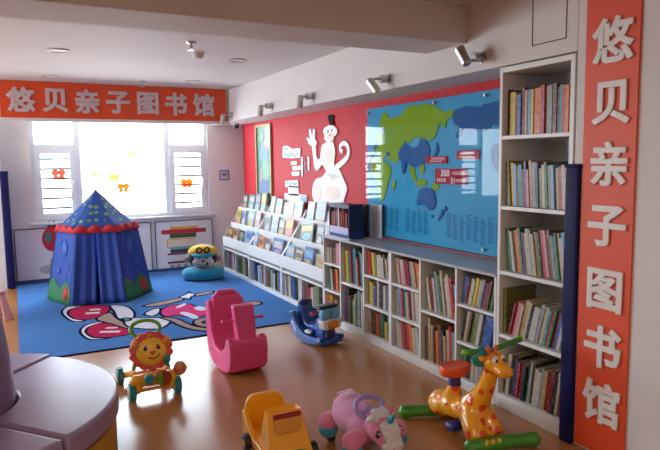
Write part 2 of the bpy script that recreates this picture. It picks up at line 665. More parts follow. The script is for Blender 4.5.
def spotlight(y, label, aim, up=False):
    t = thing('wall_spotlight', label, 'spotlight', (2.70, y, 2.245), 0, 'spotlights along the beam')
    MB().cyl((-.0, 0, 0), (-.012, 0, 0), .04, n=20).cyl((-.01, 0, 0), (-.075, 0, 0), .03, .033, n=20).build('mount_base', CHROME, t)
    if up:
        MB().tube([(-.06, 0, -.01), (-.10, 0, -.035), (-.125, 0, -.02), (-.14, 0, .005)], .01, 8).build('swivel_arm', CHROME, t)
    else:
        MB().tube([(-.06, 0, -.005), (-.10, 0, .002), (-.13, 0, -.004), (-.142, 0, -.02)], .010, 8).build('swivel_arm', CHROME, t)
    d = Vector(aim).normalized()
    c = Vector((-.15, 0, .0)) if up else Vector((-.142, 0, -.055))
    hd = MB()
    hd.cyl(c - d * .055, c + d * .06, .030, .033, n=20)
    hd.cyl(c - d * .065, c - d * .055, .02, .030, n=20)
    ho = hd.build('lamp_head', CHROME, t)
    MB().cyl(c + d * .0605, c + d * .063, .031, n=20).build('lens', mat('lamp_lens', '#e8e6e0', .1), ho)


for y, lb, aim in ((8.00, 'nickel spotlight on the beam, closest to the window banner', (-.1, .1, -1)),
                   (6.58, 'nickel spotlight on the beam above the framed green picture', (-.1, .1, -1)),
                   (5.50, 'nickel spotlight on the beam over the white cartoon figure', (-.1, .1, -1)),
                   (4.13, 'tilted nickel spotlight on the beam over the map corner', (.35, -.5, -.8)),
                   (3.04, 'upturned nickel spotlight on the beam beside the tall bookcase', (-.1, .45, .75))):
    spotlight(y, lb, aim, aim[2] > 0)
cc = thing('dome_camera', 'small dark dome camera under the beam in the far corner', 'camera', (2.92, 8.5, 2.165))
MB().lathe([(.05, 0), (.05, -.025)], 20).build('base', mat('dome_ring', '#8c8a8a', .4), cc)
MB().lathe([(.045, -.025), (.04, -.05), (.025, -.068), (.004, -.076)], 20).build('dome', mat('dome_smoke', '#3a3a3e', .1), cc)

# ------------------------------------------------------------------ wall panels under the window, wall sign
MURAL = mat('mural_board', '#d8d5d8', .5, vary=.02)


def wall_panel(name, label, x0, x1, z0, z1, edge, art):
    t = thing(name, label, 'painted panel', ((x0 + x1) / 2, 9.0, z0), 0, 'painted panels under the window')
    w, hgt = (x1 - x0) / 2, z1 - z0
    MB().box(-w, w, -.012, -.001, 0, hgt).build('board', MURAL, t)
    f = MB()
    for a in ((-w, -w + .014, 0, hgt), (w - .014, w, 0, hgt), (-w, w, 0, .014), (-w, w, hgt - .014, hgt)):
        f.box(a[0], a[1], -.018, -.010, a[2], a[3])
    f.build('border_frame', edge, t)
    if art:
        art(t)
    return t


def stick(mb, x0, x1, z0, z1, m, r=.012, dy=-.0145):
    mb.prism(round_poly([(x0, z0), (x1, z0), (x1, z1), (x0, z1)], min(r, (z1 - z0) * .45)), dy, -.011, m, axes='xz')


def books_art(t):
    a = MB()
    cols = ['#d09a2e', '#b02238', '#41562f', '#d8c9b4', '#6fa59c', '#35444a', '#7c1f2c', '#7c1f2c', '#c3a79a', '#8b8b93']
    ms = [mat('mural_paint_%d' % i, c, .6) for i, c in enumerate(cols)]
    stick(a, -.21, .20, .575, .625, 0)
    stick(a, -.34, .33, .52, .585, 1, dy=-.0155)
    stick(a, -.22, .18, .455, .522, 2)
    stick(a, -.265, .16, .305, .445, 0, .02)
    stick(a, -.25, .16, .32, .43, 3, .02, -.0155)
    stick(a, -.22, .16, .285, .325, 4, dy=-.0165)
    stick(a, -.22, .14, .235, .285, 5)
    stick(a, -.265, .14, .205, .232, 6)
    stick(a, -.265, .1, .075, .105, 7)
    for x in (-.2, -.1, 0.0, .1):
        a.prism([(x + .028 * cos(k * pi / 6), .035 + .02 * sin(k * pi / 6)) for k in range(12)], -.0145, -.011, 9, axes='xz')
    a.build('painted_print', ms, t)


def sketch_art(t):
    a = MB()
    g = mat('mural_grey', '#a9a7ae', .6)
    for (x, z, rx, rz) in ((-.12, .14, .10, .06), (0.02, .12, .12, .05), (-.06, .22, .03, .07), (.06, .2, .03, .06), (.14, .1, .05, .03)):
        a.prism([(x + rx * cos(k * pi / 8), z + rz * sin(k * pi / 8)) for k in range(16)], -.0145, -.011, 0, axes='xz')
    a.build('painted_print', g, t)


wall_panel('mural_panel', 'white wall panel painted with a stack of books, under the window', 1.79, 2.66, .035, .755, mat('panel_grey', '#55545c', .5), books_art)
wall_panel('mural_panel', 'plain white wall panel partly hidden behind the play tent', 1.02, 1.74, .035, .755, mat('panel_grey', '#55545c', .5), None)
wall_panel('mural_panel', 'white wall panel with dark red edging and faint grey sketch', -.045, .96, .045, .755, mat('panel_red', '#6d2733', .5), sketch_art)

# red painted bird decoration standing out beside the tent
rb = thing('bird_cutout', 'red cartoon bird cutout on the panel left of the tent', 'wall decoration', (.42, 8.98, .30))
bm_ = MB()
bm_.prism([(p[0] * .13, .30 + p[1] * .17) for p in [(cos(k * pi / 9), sin(k * pi / 9)) for k in range(18)]], -.02, .0, 0, axes='xz')
bm_.build('body', mat('bird_red', '#a8172a', .5), rb)
hm = MB()
hm.prism(spline([(-.06, .42), (-.03, .55), (.0, .46), (.03, .56), (.07, .43)], 4), -.018, .0, 0, axes='xz')
hm.build('crest', mat('bird_dark', '#54202a', .5), rb)
MB().prism([(-.05 + .045 * cos(k * pi / 8), .33 + .07 * sin(k * pi / 8)) for k in range(16)], -.026, -.02, 0, axes='xz').build('eye', mat('bird_teal', '#3d6b63', .5), rb)
MB().prism(round_poly([(.0, .17), (.10, .17), (.09, .02), (.02, .03)], .02), -.016, 0, 0, axes='xz').build('tail', mat('bird_blue', '#8fb0cf', .5), rb)
MB().prism(round_poly([(-.0, .03), (.08, .05), (.05, -.05), (-.01, -.06)], .02), -.016, 0, 0, axes='xz').build('foot', mat('bird_yellow', '#c99a2e', .5), rb)

# small blue notice between window and red wall
ns = thing('wall_notice', 'small square blue and white notice on the far wall', 'notice', (2.872, 9.0, 1.41))
MB().rbox(-.075, .075, -.012, -.001, -.075, .075, .003).build('board', mat('notice_blue', '#66719f', .4), ns)
MB().box(-.058, .058, -.0145, -.012, -.058, .058).build('panel', mat('notice_pale', '#b9bccb', .4), ns)
MB().prism([(.036 * cos(k * pi / 8), .01 + .026 * sin(k * pi / 8)) for k in range(8, 17)] + [(.045, .03), (-.045, .03)], -.0165, -.0145, 0, axes='xz').build('emblem', mat('notice_blue', '#66719f', .4), ns)

# butterfly stickers on the panes
def film(name, col):
    m = bpy.data.materials.new(name)
    m.use_nodes = True
    nt = m.node_tree
    b = nt.nodes['Principled BSDF']
    b.inputs['Base Color'].default_value = (*lin(col), 1)
    t = nt.nodes.new('ShaderNodeBsdfTranslucent')
    t.inputs[0].default_value = (*lin(col), 1)
    mx = nt.nodes.new('ShaderNodeMixShader')
    mx.inputs[0].default_value = .75
    nt.links.new(b.outputs[0], mx.inputs[1])
    nt.links.new(t.outputs[0], mx.inputs[2])
    nt.links.new(mx.outputs[0], nt.nodes['Material Output'].inputs[0])
    return m


ST = [film('sticker_orange', '#e8843a'), film('sticker_green', '#cdb94a'), film('sticker_red', '#e0705a')]


def sticker(x, z, s, m, label):
    a = MB()
    for sg in (-1, 1):
        a.prism([(x + sg * (.42 + .5 * cos(k * pi / 6)) * s, z + .25 * s + .45 * s * sin(k * pi / 6)) for k in range(12)], 9.054, 9.0595, 0, axes='xz')
        a.prism([(x + sg * (.35 + .35 * cos(k * pi / 6)) * s, z - .4 * s + .3 * s * sin(k * pi / 6)) for k in range(12)], 9.0535, 9.0595, 0, axes='xz')
    o = a.build('window_sticker', ST[m])
    tag(o, label, 'sticker', 'butterfly stickers on the window')


sticker(1.39, 1.26, .095, 0, 'orange butterfly sticker lowest on the big middle window pane')
sticker(1.27, 1.41, .075, 1, 'olive butterfly sticker right of centre on the big middle pane')
sticker(1.52, 1.74, .05, 1, 'small olive butterfly sticker highest on the big middle pane')
sticker(1.02, 1.45, .045, 1, 'faint olive butterfly sticker nearest the tent peak')
# hung on the guard bars of the side lights
def bar_sticker(x, z, s, m, label):
    a = MB()
    for sg in (-1, 1):
        a.prism([(x + sg * (.42 + .5 * cos(k * pi / 6)) * s, z + .25 * s + .45 * s * sin(k * pi / 6)) for k in range(12)], 9.029, 9.035, 0, axes='xz')
        a.prism([(x + sg * (.35 + .35 * cos(k * pi / 6)) * s, z - .4 * s + .3 * s * sin(k * pi / 6)) for k in range(12)], 9.0285, 9.035, 0, axes='xz')
    o = a.build('window_sticker', ST[m])
    tag(o, label, 'sticker', 'butterfly stickers on the window')


bar_sticker(2.30, 1.30, .10, 0, 'orange butterfly sticker on the narrow sash by the notice')
bar_sticker(.55, 1.47, .10, 2, 'red butterfly sticker on the narrow sash by the column')
# ------------------------------------------------------------------ bookcases
TH = .02


def shelf_board(parent, y0, y1, z, x0=XF + .004, x1=XW - .015, name='shelf'):
    return MB().box(x0, x1, y0, y1, z - TH, z).build(name, FURN, parent, bevel=.0015)


def low_unit(name, label, ys, rows):
    """ys: column edges from the near end to the far end; rows: shelf-top heights of each column."""
    y0, y1 = ys[0], ys[-1]
    t = thing(name, label, 'bookcase', (0, 0, 0), 0, 'low white bookcases along the wall')
    s = MB()
    s.box(XF, XW - .01, y0 + .001, y0 + TH, 0, .845)
    s.box(XF, XW - .01, y1 - TH, y1 - .001, 0, .845)
    s.box(XW - .015, XW - .005, y0 + .001, y1 - .001, 0, .845)
    s.build('carcass', FURN, t, bevel=.0015)
    MB().box(XF - .006, XW - .005, y0 + .001, y1 - .001, .845, .866).build('top_board', mat('grey_top_board', '#a9abb0', .3, vary=.02), t, bevel=.002)
    MB().box(XF + .002, XF + .02, y0 + TH, y1 - TH, 0, .052).build('plinth', FURN, t, bevel=.0015)
    for a in ys[1:-1]:
        MB().box(XF, XW - .015, a - TH / 2, a + TH / 2, .0, .845).build('divider', FURN, t, bevel=.0015)
    for i, zs in enumerate(rows):
        a = ys[i] + (TH if i == 0 else TH / 2)
        b = ys[i + 1] - (TH if i == len(rows) - 1 else TH / 2)
        for z in [.07] + zs:
            shelf_board(t, a, b, z)
    return t


R3, R2 = [.332, .600], [.463]
YL1 = [2.876, 3.276, 3.700, 4.115]
YL2 = [4.115, 4.543, 4.973, 5.325]
low_unit('low_bookcase', 'low white bookcase joined to the tall one, below the map', YL1, [R3, R2, R3])
low_unit('low_bookcase', 'low white bookcase between the sloped display and the next low unit', YL2, [R3, R2, R3])

tb = thing('tall_bookcase', 'tall white bookcase of five shelves beside the navy guard', 'bookcase')
TY0, TY1 = 2.306, 2.872
s = MB()
s.box(XF, XW - .01, TY0, TY0 + .03, 0, 2.157)
s.box(XF, XW - .01, TY1 - .024, TY1, 0, 2.157)
s.box(XW - .02, XW - .008, TY0, TY1, 0, 2.157)
s.build('carcass', FURN, tb, bevel=.002)
MB().box(XF, XW - .02, TY0 + .03, TY1 - .024, 2.125, 2.157).build('top_board', FURN, tb, bevel=.002)
MB().box(XF, XF + .02, TY0 + .03, TY1 - .024, 0, .07).build('plinth', FURN, tb, bevel=.002)
TZ = [.092, .487, .897, 1.308, 1.742]
for z in TZ:
    MB().box(XF + .002, XW - .02, TY0 + .03, TY1 - .024, z - .024, z).build('shelf', FURN, tb, bevel=.002)


def display_unit(label, y0, y1):
    t = thing('sloped_book_display', label, 'book display', (0, 0, 0), 0, 'sloped white book displays')
    prof = [(XF, 0), (XW - .01, 0), (XW - .01, 1.0), (3.045, 1.03), (2.735, .54), (XF, .50)]
    for a in (y0 + .001, y1 - .019):
        MB().prism(prof, a, a + .018, 0, axes='xz').build('side_panel', FURN, t, bevel=.002)
    MB().box(XW - .02, XW - .012, y0 + .019, y1 - .019, 0, 1.0).build('back_panel', FURN, t)
    MB().box(XF + .01, XW - .02, y0 + .019, y1 - .019, .03, .05).build('base_board', FURN, t)
    MB().box(XF, XW - .02, y0 + .019, y1 - .019, .328, .35).build('cubby_top', FURN, t, bevel=.002)
    MB().box(XF, XF + .015, y0 + .019, y1 - .019, .0, .052).build('plinth', FURN, t, bevel=.002)
    ym = (y0 + y1) / 2
    MB().box(XF + .003, XW - .02, ym - .01, ym + .01, .05, .33).build('divider', FURN, t, bevel=.002)
    for x, za, zb in ((XF - .002, .385, .525), (2.835, .63, .725), (2.955, .855, .945)):
        MB().box(x, x + .014, y0 + .001, y1 - .001, za, zb).build('front_lip', FURN, t, bevel=.003)
    for x, xb, z in ((XF + .012, 2.84, .40), (2.845, 2.96, .645), (2.967, 3.08, .87)):
        MB().box(x, xb, y0 + .019, y1 - .019, z - .012, z).build('tier_floor', FURN, t)
    for x, xb, z, zb in ((2.815, 2.852, .40, .64), (2.935, 2.972, .645, .87)):
        MB().prism([(x, z), (x + .006, z), (xb + .006, zb), (xb, zb)], y0 + .019, y1 - .019, 0, axes='xz').build('tier_back', FURN, t)
    return t


YD = [5.328, 6.425, 7.52, 8.62]
display_unit('sloped white book display adjoining the low bookcase', YD[0], YD[1])
display_unit('sloped white book display in the middle, below the cartoon figure', YD[1], YD[2])
display_unit('sloped white book display in the far corner, by the plush seat', YD[2], YD[3])

# ------------------------------------------------------------------ books
PAL = {'red': '#b3262c', 'crimson': '#7d1726', 'cream': '#bfb294', 'white': '#bdbbb6', 'yellow': '#d6b53a', 'orange': '#d9702a', 'brown': '#6b4328',
       'olive': '#7b7b35', 'green': '#2f6b3c', 'teal': '#2f7f86', 'sky blue': '#6fa6cf', 'navy': '#232c5e', 'blue': '#2f55a0', 'black': '#222226',
       'grey': '#8d8f92', 'purple': '#5d3a72', 'pink': '#cf8a98', 'tan': '#b9946a'}
COVER = {}


def cover_mat(c):
    if c in COVER:
        return COVER[c]
    m = bpy.data.materials.new('book_cover_' + c.replace(' ', '_'))
    m.use_nodes = True
    nt = m.node_tree
    b = nt.nodes['Principled BSDF']
    b.inputs['Roughness'].default_value = .38
    tc = nt.nodes.new('ShaderNodeTexCoord')
    oi = nt.nodes.new('ShaderNodeObjectInfo')
    mp = nt.nodes.new('ShaderNodeMapping')
    mp.inputs['Scale'].default_value = (1.5, .6, 7)
    mu = nt.nodes.new('ShaderNodeMath')
    mu.operation = 'MULTIPLY'
    mu.inputs[1].default_value = 60
    n = nt.nodes.new('ShaderNodeTexNoise')
    n.noise_dimensions = '4D'
    n.inputs['Scale'].default_value = 1.6
    n.inputs['Detail'].default_value = 2
    r = nt.nodes.new('ShaderNodeValToRGB')
    r.color_ramp.interpolation = 'CONSTANT'
    base = tuple(x * .88 for x in lin(PAL[c]))
    lum = sum(base) / 3
    e = r.color_ramp.elements
    e[0].position, e[0].color = 0, (*[x * .72 for x in base], 1)
    e[1].position, e[1].color = .40, (*base, 1)
    k = e.new(.60)
    other = (.62, .58, .5) if lum < .3 else (.35, .12, .1)
    k.color = (*[x * .72 + o * .28 for x, o in zip(base, other)], 1)
    k = e.new(.66)
    k.color = (*base, 1)
    L = nt.links.new
    L(tc.outputs['Object'], mp.inputs[0])
    L(mp.outputs[0], n.inputs['Vector'])
    L(oi.outputs['Random'], mu.inputs[0])
    L(mu.outputs[0], n.inputs['W'])
    L(n.outputs['Fac'], r.inputs[0])
    L(r.outputs[0], b.inputs['Base Color'])
    COVER[c] = m
    return m


PAPER = mat('book_paper', '#cfc6b2', .8)
_b = MB()
_b.box(0, 1, 0, .1, 0, 1).box(0, 1, .9, 1, 0, 1).box(0, .03, .1, .9, 0, 1)
BOOK_ME = _b.mesh('picture_book', cover_mat('red'))
PAGE_ME = MB().box(.03, .975, .1, .9, .012, .985).mesh('pages', PAPER)
ORD = ['first', 'second', 'third', 'fourth', 'fifth', 'sixth', 'seventh', 'eighth', 'ninth', 'tenth', 'eleventh', 'twelfth', 'thirteenth', 'fourteenth',
       'fifteenth', 'sixteenth', 'seventeenth', 'eighteenth', 'nineteenth', 'twentieth', 'twenty-first', 'twenty-second', 'twenty-third', 'twenty-fourth']
NBOOK = [0]


def raw_book(d, t, h, col):
    o = bpy.data.objects.new('picture_book', BOOK_ME)
    COL.objects.link(o)
    o.scale = (d, t, h)
    o.material_slots[0].link = 'OBJECT'
    o.material_slots[0].material = cover_mat(col)
    p = bpy.data.objects.new('pages', PAGE_ME)
    COL.objects.link(p)
    p.parent = o
    NBOOK[0] += 1
    return o


def size_word(t, h, H):
    return ('thick' if t > .03 else 'slim' if t < .017 else 'medium')


def row(place, group, y1, y0, z, cols, tr, hr, lean=0., xf=XF + .03, H=.25, seed=0, gap=.0):
    """Books side by side from y1 (far end) down to y0; lean in degrees, positive tips the tops towards the near end."""
    R = random.Random(seed)
    th = rad(lean)
    c, s = cos(th), abs(sin(th))
    specs = []
    for col in cols:
        tw = 1.0
        if isinstance(col, tuple):
            col, tw = col
        specs.append((col, R.uniform(*tr) * tw, R.uniform(*hr), R.uniform(0, .016), R.uniform(-.8, .8)))
    hmax = max(q[2] for q in specs)
    room = (y1 - y0) - .006 - hmax * s - gap
    tot = sum(q[1] / c + .0016 for q in specs)
    k = min(1.35, room / tot)
    y = y1 - .003 - (0 if lean >= 0 else hmax * s)
    if lean > 0:
        y = y0 + .003 + hmax * s + sum(q[1] * k / c + .0016 * k for q in specs)
    for i, (col, t, h, dx, jit) in enumerate(specs):
        t *= k
        y -= t / c + .0016 * k
        d = R.uniform(.17, .24)
        o = raw_book(d, t, h, col)
        o.rotation_euler = (th, 0, 0)
        zz = z + .0008 + (0 if lean >= 0 else t * s)
        o.location = (xf + dx, y, zz)
        tag(o, '%s %s book, %s from the far end, %s' % (size_word(t, h, H), col, ORD[i], place), 'book', group)


def P(s):
    out = []
    d = {'r': 'red', 'R': 'crimson', 'c': 'cream', 'w': 'white', 'y': 'yellow', 'o': 'orange', 'n': 'brown', 'l': 'olive', 'g': 'green', 't': 'teal', 's': 'sky blue',
         'N': 'navy', 'b': 'blue', 'k': 'black', 'G': 'grey', 'p': 'purple', 'i': 'pink', 'a': 'tan'}
    i = 0
    for ch in s:
        if ch == '2':
            out[-1] = (out[-1] if not isinstance(out[-1], tuple) else out[-1][0], 2.0)
        else:
            out.append(d[ch])
    return out


ya, yb = TY1 - .024, TY0 + .03
tg = lambda n: 'books on the %s shelf of the tall bookcase' % n
row('top shelf of tall bookcase', tg('top'), ya, yb, TZ[4], P('ky2RbRnasyo2rwGnktroa'), (.016, .028), (.245, .285), 0, seed=1, gap=.02)
row('second shelf of tall bookcase', tg('second'), ya, yb, TZ[3], P('lysntRpiaGNlcglscrwai'), (.014, .026), (.225, .28), -4, seed=2)
row('third shelf of tall bookcase', tg('third'), ya, yb, TZ[2], P('g2wcogpcwGclkrinGtgcws'), (.012, .024), (.25, .285), -9, seed=3)
row('fourth shelf of tall bookcase', tg('fourth'), ya - .035, yb, TZ[1], P('Rricackw2GctrgRbw'), (.014, .024), (.215, .26), 14, seed=4)
ob_ = raw_book(.26, .024, .29, 'olive')
ob_.location = (XF + .03, ya - .028, TZ[1] + .001)
tag(ob_, 'large upright olive book at the far end of tall bookcase fourth shelf', 'book', tg('fourth'))
row('bottom shelf of tall bookcase', tg('bottom'), ya, yb, TZ[0], P('lckNrRkgGkcwGarRkcn'), (.014, .024), (.225, .275), 7, seed=5)

pals = ['rcwnyacgtR', 'olcgrwwkna', 'crwnrowkra', 'waskcRotwr', 'rRnracbowr', 'carnogrci', 'ygrnacgkt', 'kngclGwtc', 'cwrngylkw', 'RnogkRcl']
lowg = 'books in the low bookcases'


def cubbies(ys, rows, first, spec):
    # columns are named from the sloped display towards the tall bookcase
    n = len(rows)
    for i, zs in enumerate(rows):
        a = ys[i] + (TH if i == 0 else TH / 2)
        b = ys[i + 1] - (TH if i == n - 1 else TH / 2)
        levels = [.07] + zs
        names = ['bottom', 'middle', 'top'] if len(levels) == 3 else ['lower', 'upper']
        tops = zs + [.845]
        cn = ORD[first + (n - 1 - i)]
        for j, z in enumerate(levels):
            room = tops[j] - TH - z
            p, lean, lo = spec[(i, j)]
            row('%s cubby, %s low column' % (names[j], cn), lowg, b, a, z, P(p), (.018, .034), (room * lo, room * .93), lean, seed=100 * first + i * 10 + j)


cubbies(YL1, [R3, R2, R3], 3, {(0, 2): ('bRcwycGpRntg', 14, .8), (0, 1): ('kcnglwkb2N', 12, .85), (0, 0): ('gkcwGncrk', 6, .8),
                               (1, 1): ('cRwGgcRwcrs', -10, .62), (1, 0): ('nacnonkacrGc', -3, .62),
                               (2, 2): ('crwirRGanoo', -12, .8), (2, 1): ('csrtcRwrw2y', -6, .85), (2, 0): ('wcrRrocwr', -8, .82)})
cubbies(YL2, [R3, R2, R3], 0, {(0, 2): ('rylwcwkaG', -7, .78), (0, 1): ('lycpwck2w', 0, .72), (0, 0): ('cn2orgkyg', -3, .6),
                               (1, 1): ('y2gRptyRkGc', -5, .66), (1, 0): ('pkngclGkwlt', 0, .6),
                               (2, 2): ('wcn2i2', 0, .62), (2, 1): ('tgcRyonc', -6, .78), (2, 0): ('oynarkg', -4, .6)})

dg_ = 'books in the cubbies under the sloped displays'
dp = [('RnrcGlkn', 0), ('wGcpbkcwl', -3), ('ngGwklbc', 0), ('GbkwsGRw', -4), ('kgncwlk', 0), ('kGnpRwck', -3)]
q = 0
for u in (0, 1, 2):
    a, b = YD[u] + .019, YD[u + 1] - .019
    m_ = (a + b) / 2
    for (lo, hi) in ((a, m_ - .01), (m_ + .01, b)):
        row('%s cubby under the sloped displays' % ORD[5 - q], dg_, hi, lo, .05, P(dp[q][0]), (.03, .048), (.20, .262), dp[q][1], xf=XF + .03, seed=50 + q)
        q += 1

# face-out books on the sloped tiers
PRINT = {}


def face_book(y, w, h, t, col, pic, tier, label, tilt=0., lean=15.):
    x, z = ((2.722, .40), (2.853, .645), (2.974, .87))[tier]
    o = raw_book(w, t, h, col)
    # spine upright at the far side, front cover turned to the room, leaning back
    L = Matrix.Rotation(rad(lean), 4, 'Y')
    o.matrix_world = T(x + .008 + t * .1, y, z + .010 + (abs(sin(rad(tilt))) * w)) @ L @ Matrix.Rotation(rad(tilt), 4, 'X') @ T(t, w / 2, 0) @ Rz(rad(-90)) @ T(0, -t, 0) @ Matrix.Diagonal((w, t, h, 1))
    c = MB()
    R = random.Random(int(y * 1000))
    c.box(.10, .90, -.03, .0, .60, .88)
    c.prism([(.5 + .32 * cos(k * pi / 8), .33 + .2 * sin(k * pi / 8)) for k in range(16)], -.03, 0, 1, axes='xz')
    p = c.build('cover_picture', [cover_mat(pic), cover_mat(R.choice(['white', 'yellow', 'sky blue', 'pink', 'tan']))], o)
    tag(o, label, 'book', 'books shown cover-out on the sloped displays')
    return o


FB = [  # tier 0 (bottom)
    (5.50, .19, .21, 'cream', 'tan', 0, 'cream book shown cover-out on the lowest tier beside the low bookcase'),
    (5.80, .20, .25, 'blue', 'sky blue', 0, 'bright blue book shown cover-out on the lowest tier of nearest display'),
    (6.05, .17, .19, 'cream', 'brown', 0, 'cream and brown book on the lowest tier next to blue one'),
    (6.27, .20, .22, 'sky blue', 'white', 0, 'pale blue landscape book at the nearest display far end, lowest tier'),
    (6.66, .28, .25, 'blue', 'white', 0, 'large blue and white book on the middle display lowest tier'),
    (6.98, .15, .17, 'grey', 'white', 0, 'small grey book on the middle display lowest tier'),
    (7.19, .19, .22, 'orange', 'brown', 0, 'orange-brown book on the middle display lowest tier'),
    (7.405, .14, .24, 'sky blue', 'white', 0, 'narrow pale blue book by the middle display far side panel'),
    (7.68, .2, .25, 'sky blue', 'blue', 0, 'pale blue book on the corner display lowest tier'),
    (7.95, .18, .23, 'black', 'grey', 0, 'black book on the corner display lowest tier'),
    (8.2, .18, .24, 'tan', 'brown', 0, 'tan book on the corner display lowest tier'),
    (8.45, .2, .23, 'brown', 'tan', 0, 'brown book at the very corner of the lowest tier'),
    # tier 1
    (5.52, .22, .27, 'white', 'grey', 1, 'white and grey book tilted on the middle tier beside the low bookcase'),
    (5.77, .17, .25, 'black', 'grey', 1, 'black book behind the tilted white one on the middle tier'),
    (6.08, .30, .20, 'green', 'yellow', 1, 'wide green landscape book on the nearest display middle tier'),
    (6.59, .20, .24, 'orange', 'yellow', 1, 'orange-yellow book on the middle display middle tier'),
    (6.82, .15, .22, 'green', 'white', 1, 'dark green book on the middle display middle tier'),
    (7.05, .17, .24, 'white', 'grey', 1, 'white book on the middle display middle tier'),
    (7.28, .17, .24, 'grey', 'green', 1, 'grey-green book at the far end of middle display middle tier'),
    (7.66, .17, .25, 'pink', 'white', 1, 'pale pink book on the corner display middle tier'),
    (7.92, .22, .26, 'sky blue', 'white', 1, 'pale blue book with white picture on the corner display middle tier'),
    (8.2, .16, .24, 'grey', 'blue', 1, 'grey-blue book on the corner display middle tier'),
    (8.44, .18, .24, 'yellow', 'olive', 1, 'yellow book at the corner end of the middle tier'),
    # tier 2
    (5.70, .2, .21, 'pink', 'tan', 2, 'pinkish book on the top tier just behind the clear display box'),
    (5.98, .2, .25, 'sky blue', 'grey', 2, 'grey-blue book on the nearest display top tier'),
    (6.24, .16, .24, 'white', 'grey', 2, 'white book on the nearest display top tier'),
    (6.60, .22, .23, 'white', 'sky blue', 2, 'pale mint book on the middle display top tier'),
    (6.86, .26, .20, 'cream', 'pink', 2, 'wide cream book on the middle display top tier'),
    (7.18, .17, .23, 'white', 'sky blue', 2, 'white book with blue picture on the middle display top tier'),
    (7.4, .13, .25, 'sky blue', 'white', 2, 'narrow blue-white book on the middle display top tier'),
    (7.72, .16, .28, 'olive', 'yellow', 2, 'tall olive-yellow book on the corner display top tier'),
    (7.95, .17, .26, 'purple', 'grey', 2, 'greyish purple book on the corner display top tier'),
    (8.2, .2, .24, 'teal', 'white', 2, 'mint-green book on the corner display top tier'),
    (8.45, .16, .23, 'green', 'white', 2, 'leaf-green book at the corner end of the top tier'),
]
for i, (y, w, h, c1, c2, tier, lb) in enumerate(FB):
    face_book(y, w * (1.1 if i not in (12, 13, 14) else 1), h * 1.1, .014 + .004 * (i % 3), c1, c2, tier, lb, tilt=(-7 if i in (12, 14) else 0), lean=9.5 + (i % 3) * 1.0)

# ------------------------------------------------------------------ clear book box and papers on the low bookcase
bx = thing('display_box', 'clear-fronted navy display box of orange books on the low bookcase', 'display box', (2.83, 5.08, .867))
NV = mat('navy_plastic', '#1c1f4a', .35)
MB().box(-.08, .08, -.20, .20, 0, .07).build('base_tray', mat('blue_plastic', '#2b3378', .4), bx, bevel=.004)
MB().box(-.08, .08, -.20, .20, .285, .325).build('lid', NV, bx, bevel=.005)
MB().box(.065, .08, -.20, .20, .07, .285).build('back_panel', NV, bx)
MB().box(-.08, .065, -.20, -.19, .07, .285).build('side_panel', NV, bx)
MB().box(-.08, .065, .19, .20, .07, .285).build('side_panel', NV, bx)
MB().box(-.078, -.074, -.19, .19, .07, .285).build('clear_front', glass_mat('box_acrylic', (.9, .92, .95), .03, .05), bx)
MB().box(-.083, -.078, .0, .012, .07, .285).build('clear_strip', PVC, bx)
MB().box(-.084, -.0805, -.185, .185, .04, .105).build('label_strip', mat('pale_lilac_label', '#b6b7d6', .5), bx)
for i in range(7):
    y = .165 - i * .047
    o = raw_book(.12, .03, .17 + .012 * ((i * 7) % 3), ['orange', 'orange', 'red', 'orange', 'orange', 'red', 'orange', 'olive', 'orange'][i])
    o.location = (2.83 - .065, 5.08 + y - .015, .867 + .0705)
    tag(o, '%s book inside the clear navy display box, %s from the far side' % (['orange', 'orange', 'red', 'orange', 'orange', 'red', 'orange', 'olive', 'orange'][i], ORD[i]), 'book', 'books inside the display box')
nt_ = thing('booklet', 'flat pale lilac booklet on the low bookcase before the display box', 'booklet', (2.725, 5.05, .867))
MB().box(-.025, .02, -.24, .25, 0, .012).build('cover', mat('lilac_paper', '#c9cbe0', .6), nt_, bevel=.002)
MB().box(-.022, .018, -.237, .247, .003, .0095).build('pages', PAPER, nt_)
np_ = thing('folder', 'dark navy folder standing between the display box and the paper', 'folder', (3.0, 5.0, .867))
MB().rbox(-.015, .015, -.05, .05, 0, .315, .006).build('cover', mat('folder_navy', '#15152c', .4), np_)
ps = thing('paper_sheet', 'white printed sheet leaning against the foot of the map', 'paper', (3.045, 4.875, .867), 0)
MB().box(-.004, 0, -.105, .105, 0.001, .32).build('sheet', mat('sheet_white', '#cfd0d6', .6), ps)
ln = MB()
for i in range(14):
    ln.box(-.0046, -.004, -.065, .06 - .03 * (i % 3 == 0), .03 + i * .016, .035 + i * .016)
ln.build('printed_text', mat('print_grey', '#8c8e98', .6), ps)
# two thin books that stand at the near end of the low bookcase top
for i, (c_, y, h, lb) in enumerate((('pink', 2.905, .24, 'thin pink book upright on the low bookcase against the tall one'), ('crimson', 2.925, .25, 'thin dark red book beside the pink one on the low bookcase'))):
    o = raw_book(.17, .014, h, c_)
    o.location = (2.80, y, .867)
    tag(o, lb, 'book', 'thin books beside the tall bookcase')
# ------------------------------------------------------------------ pictures and cut-outs on the red wall
def WP(mb, poly, d0, d1, m=0):
    """Outline in wall coordinates (y, z), raised from the red wall by d0..d1."""
    return mb.prism(poly, XW - d1, XW - d0, m, axes='yz')


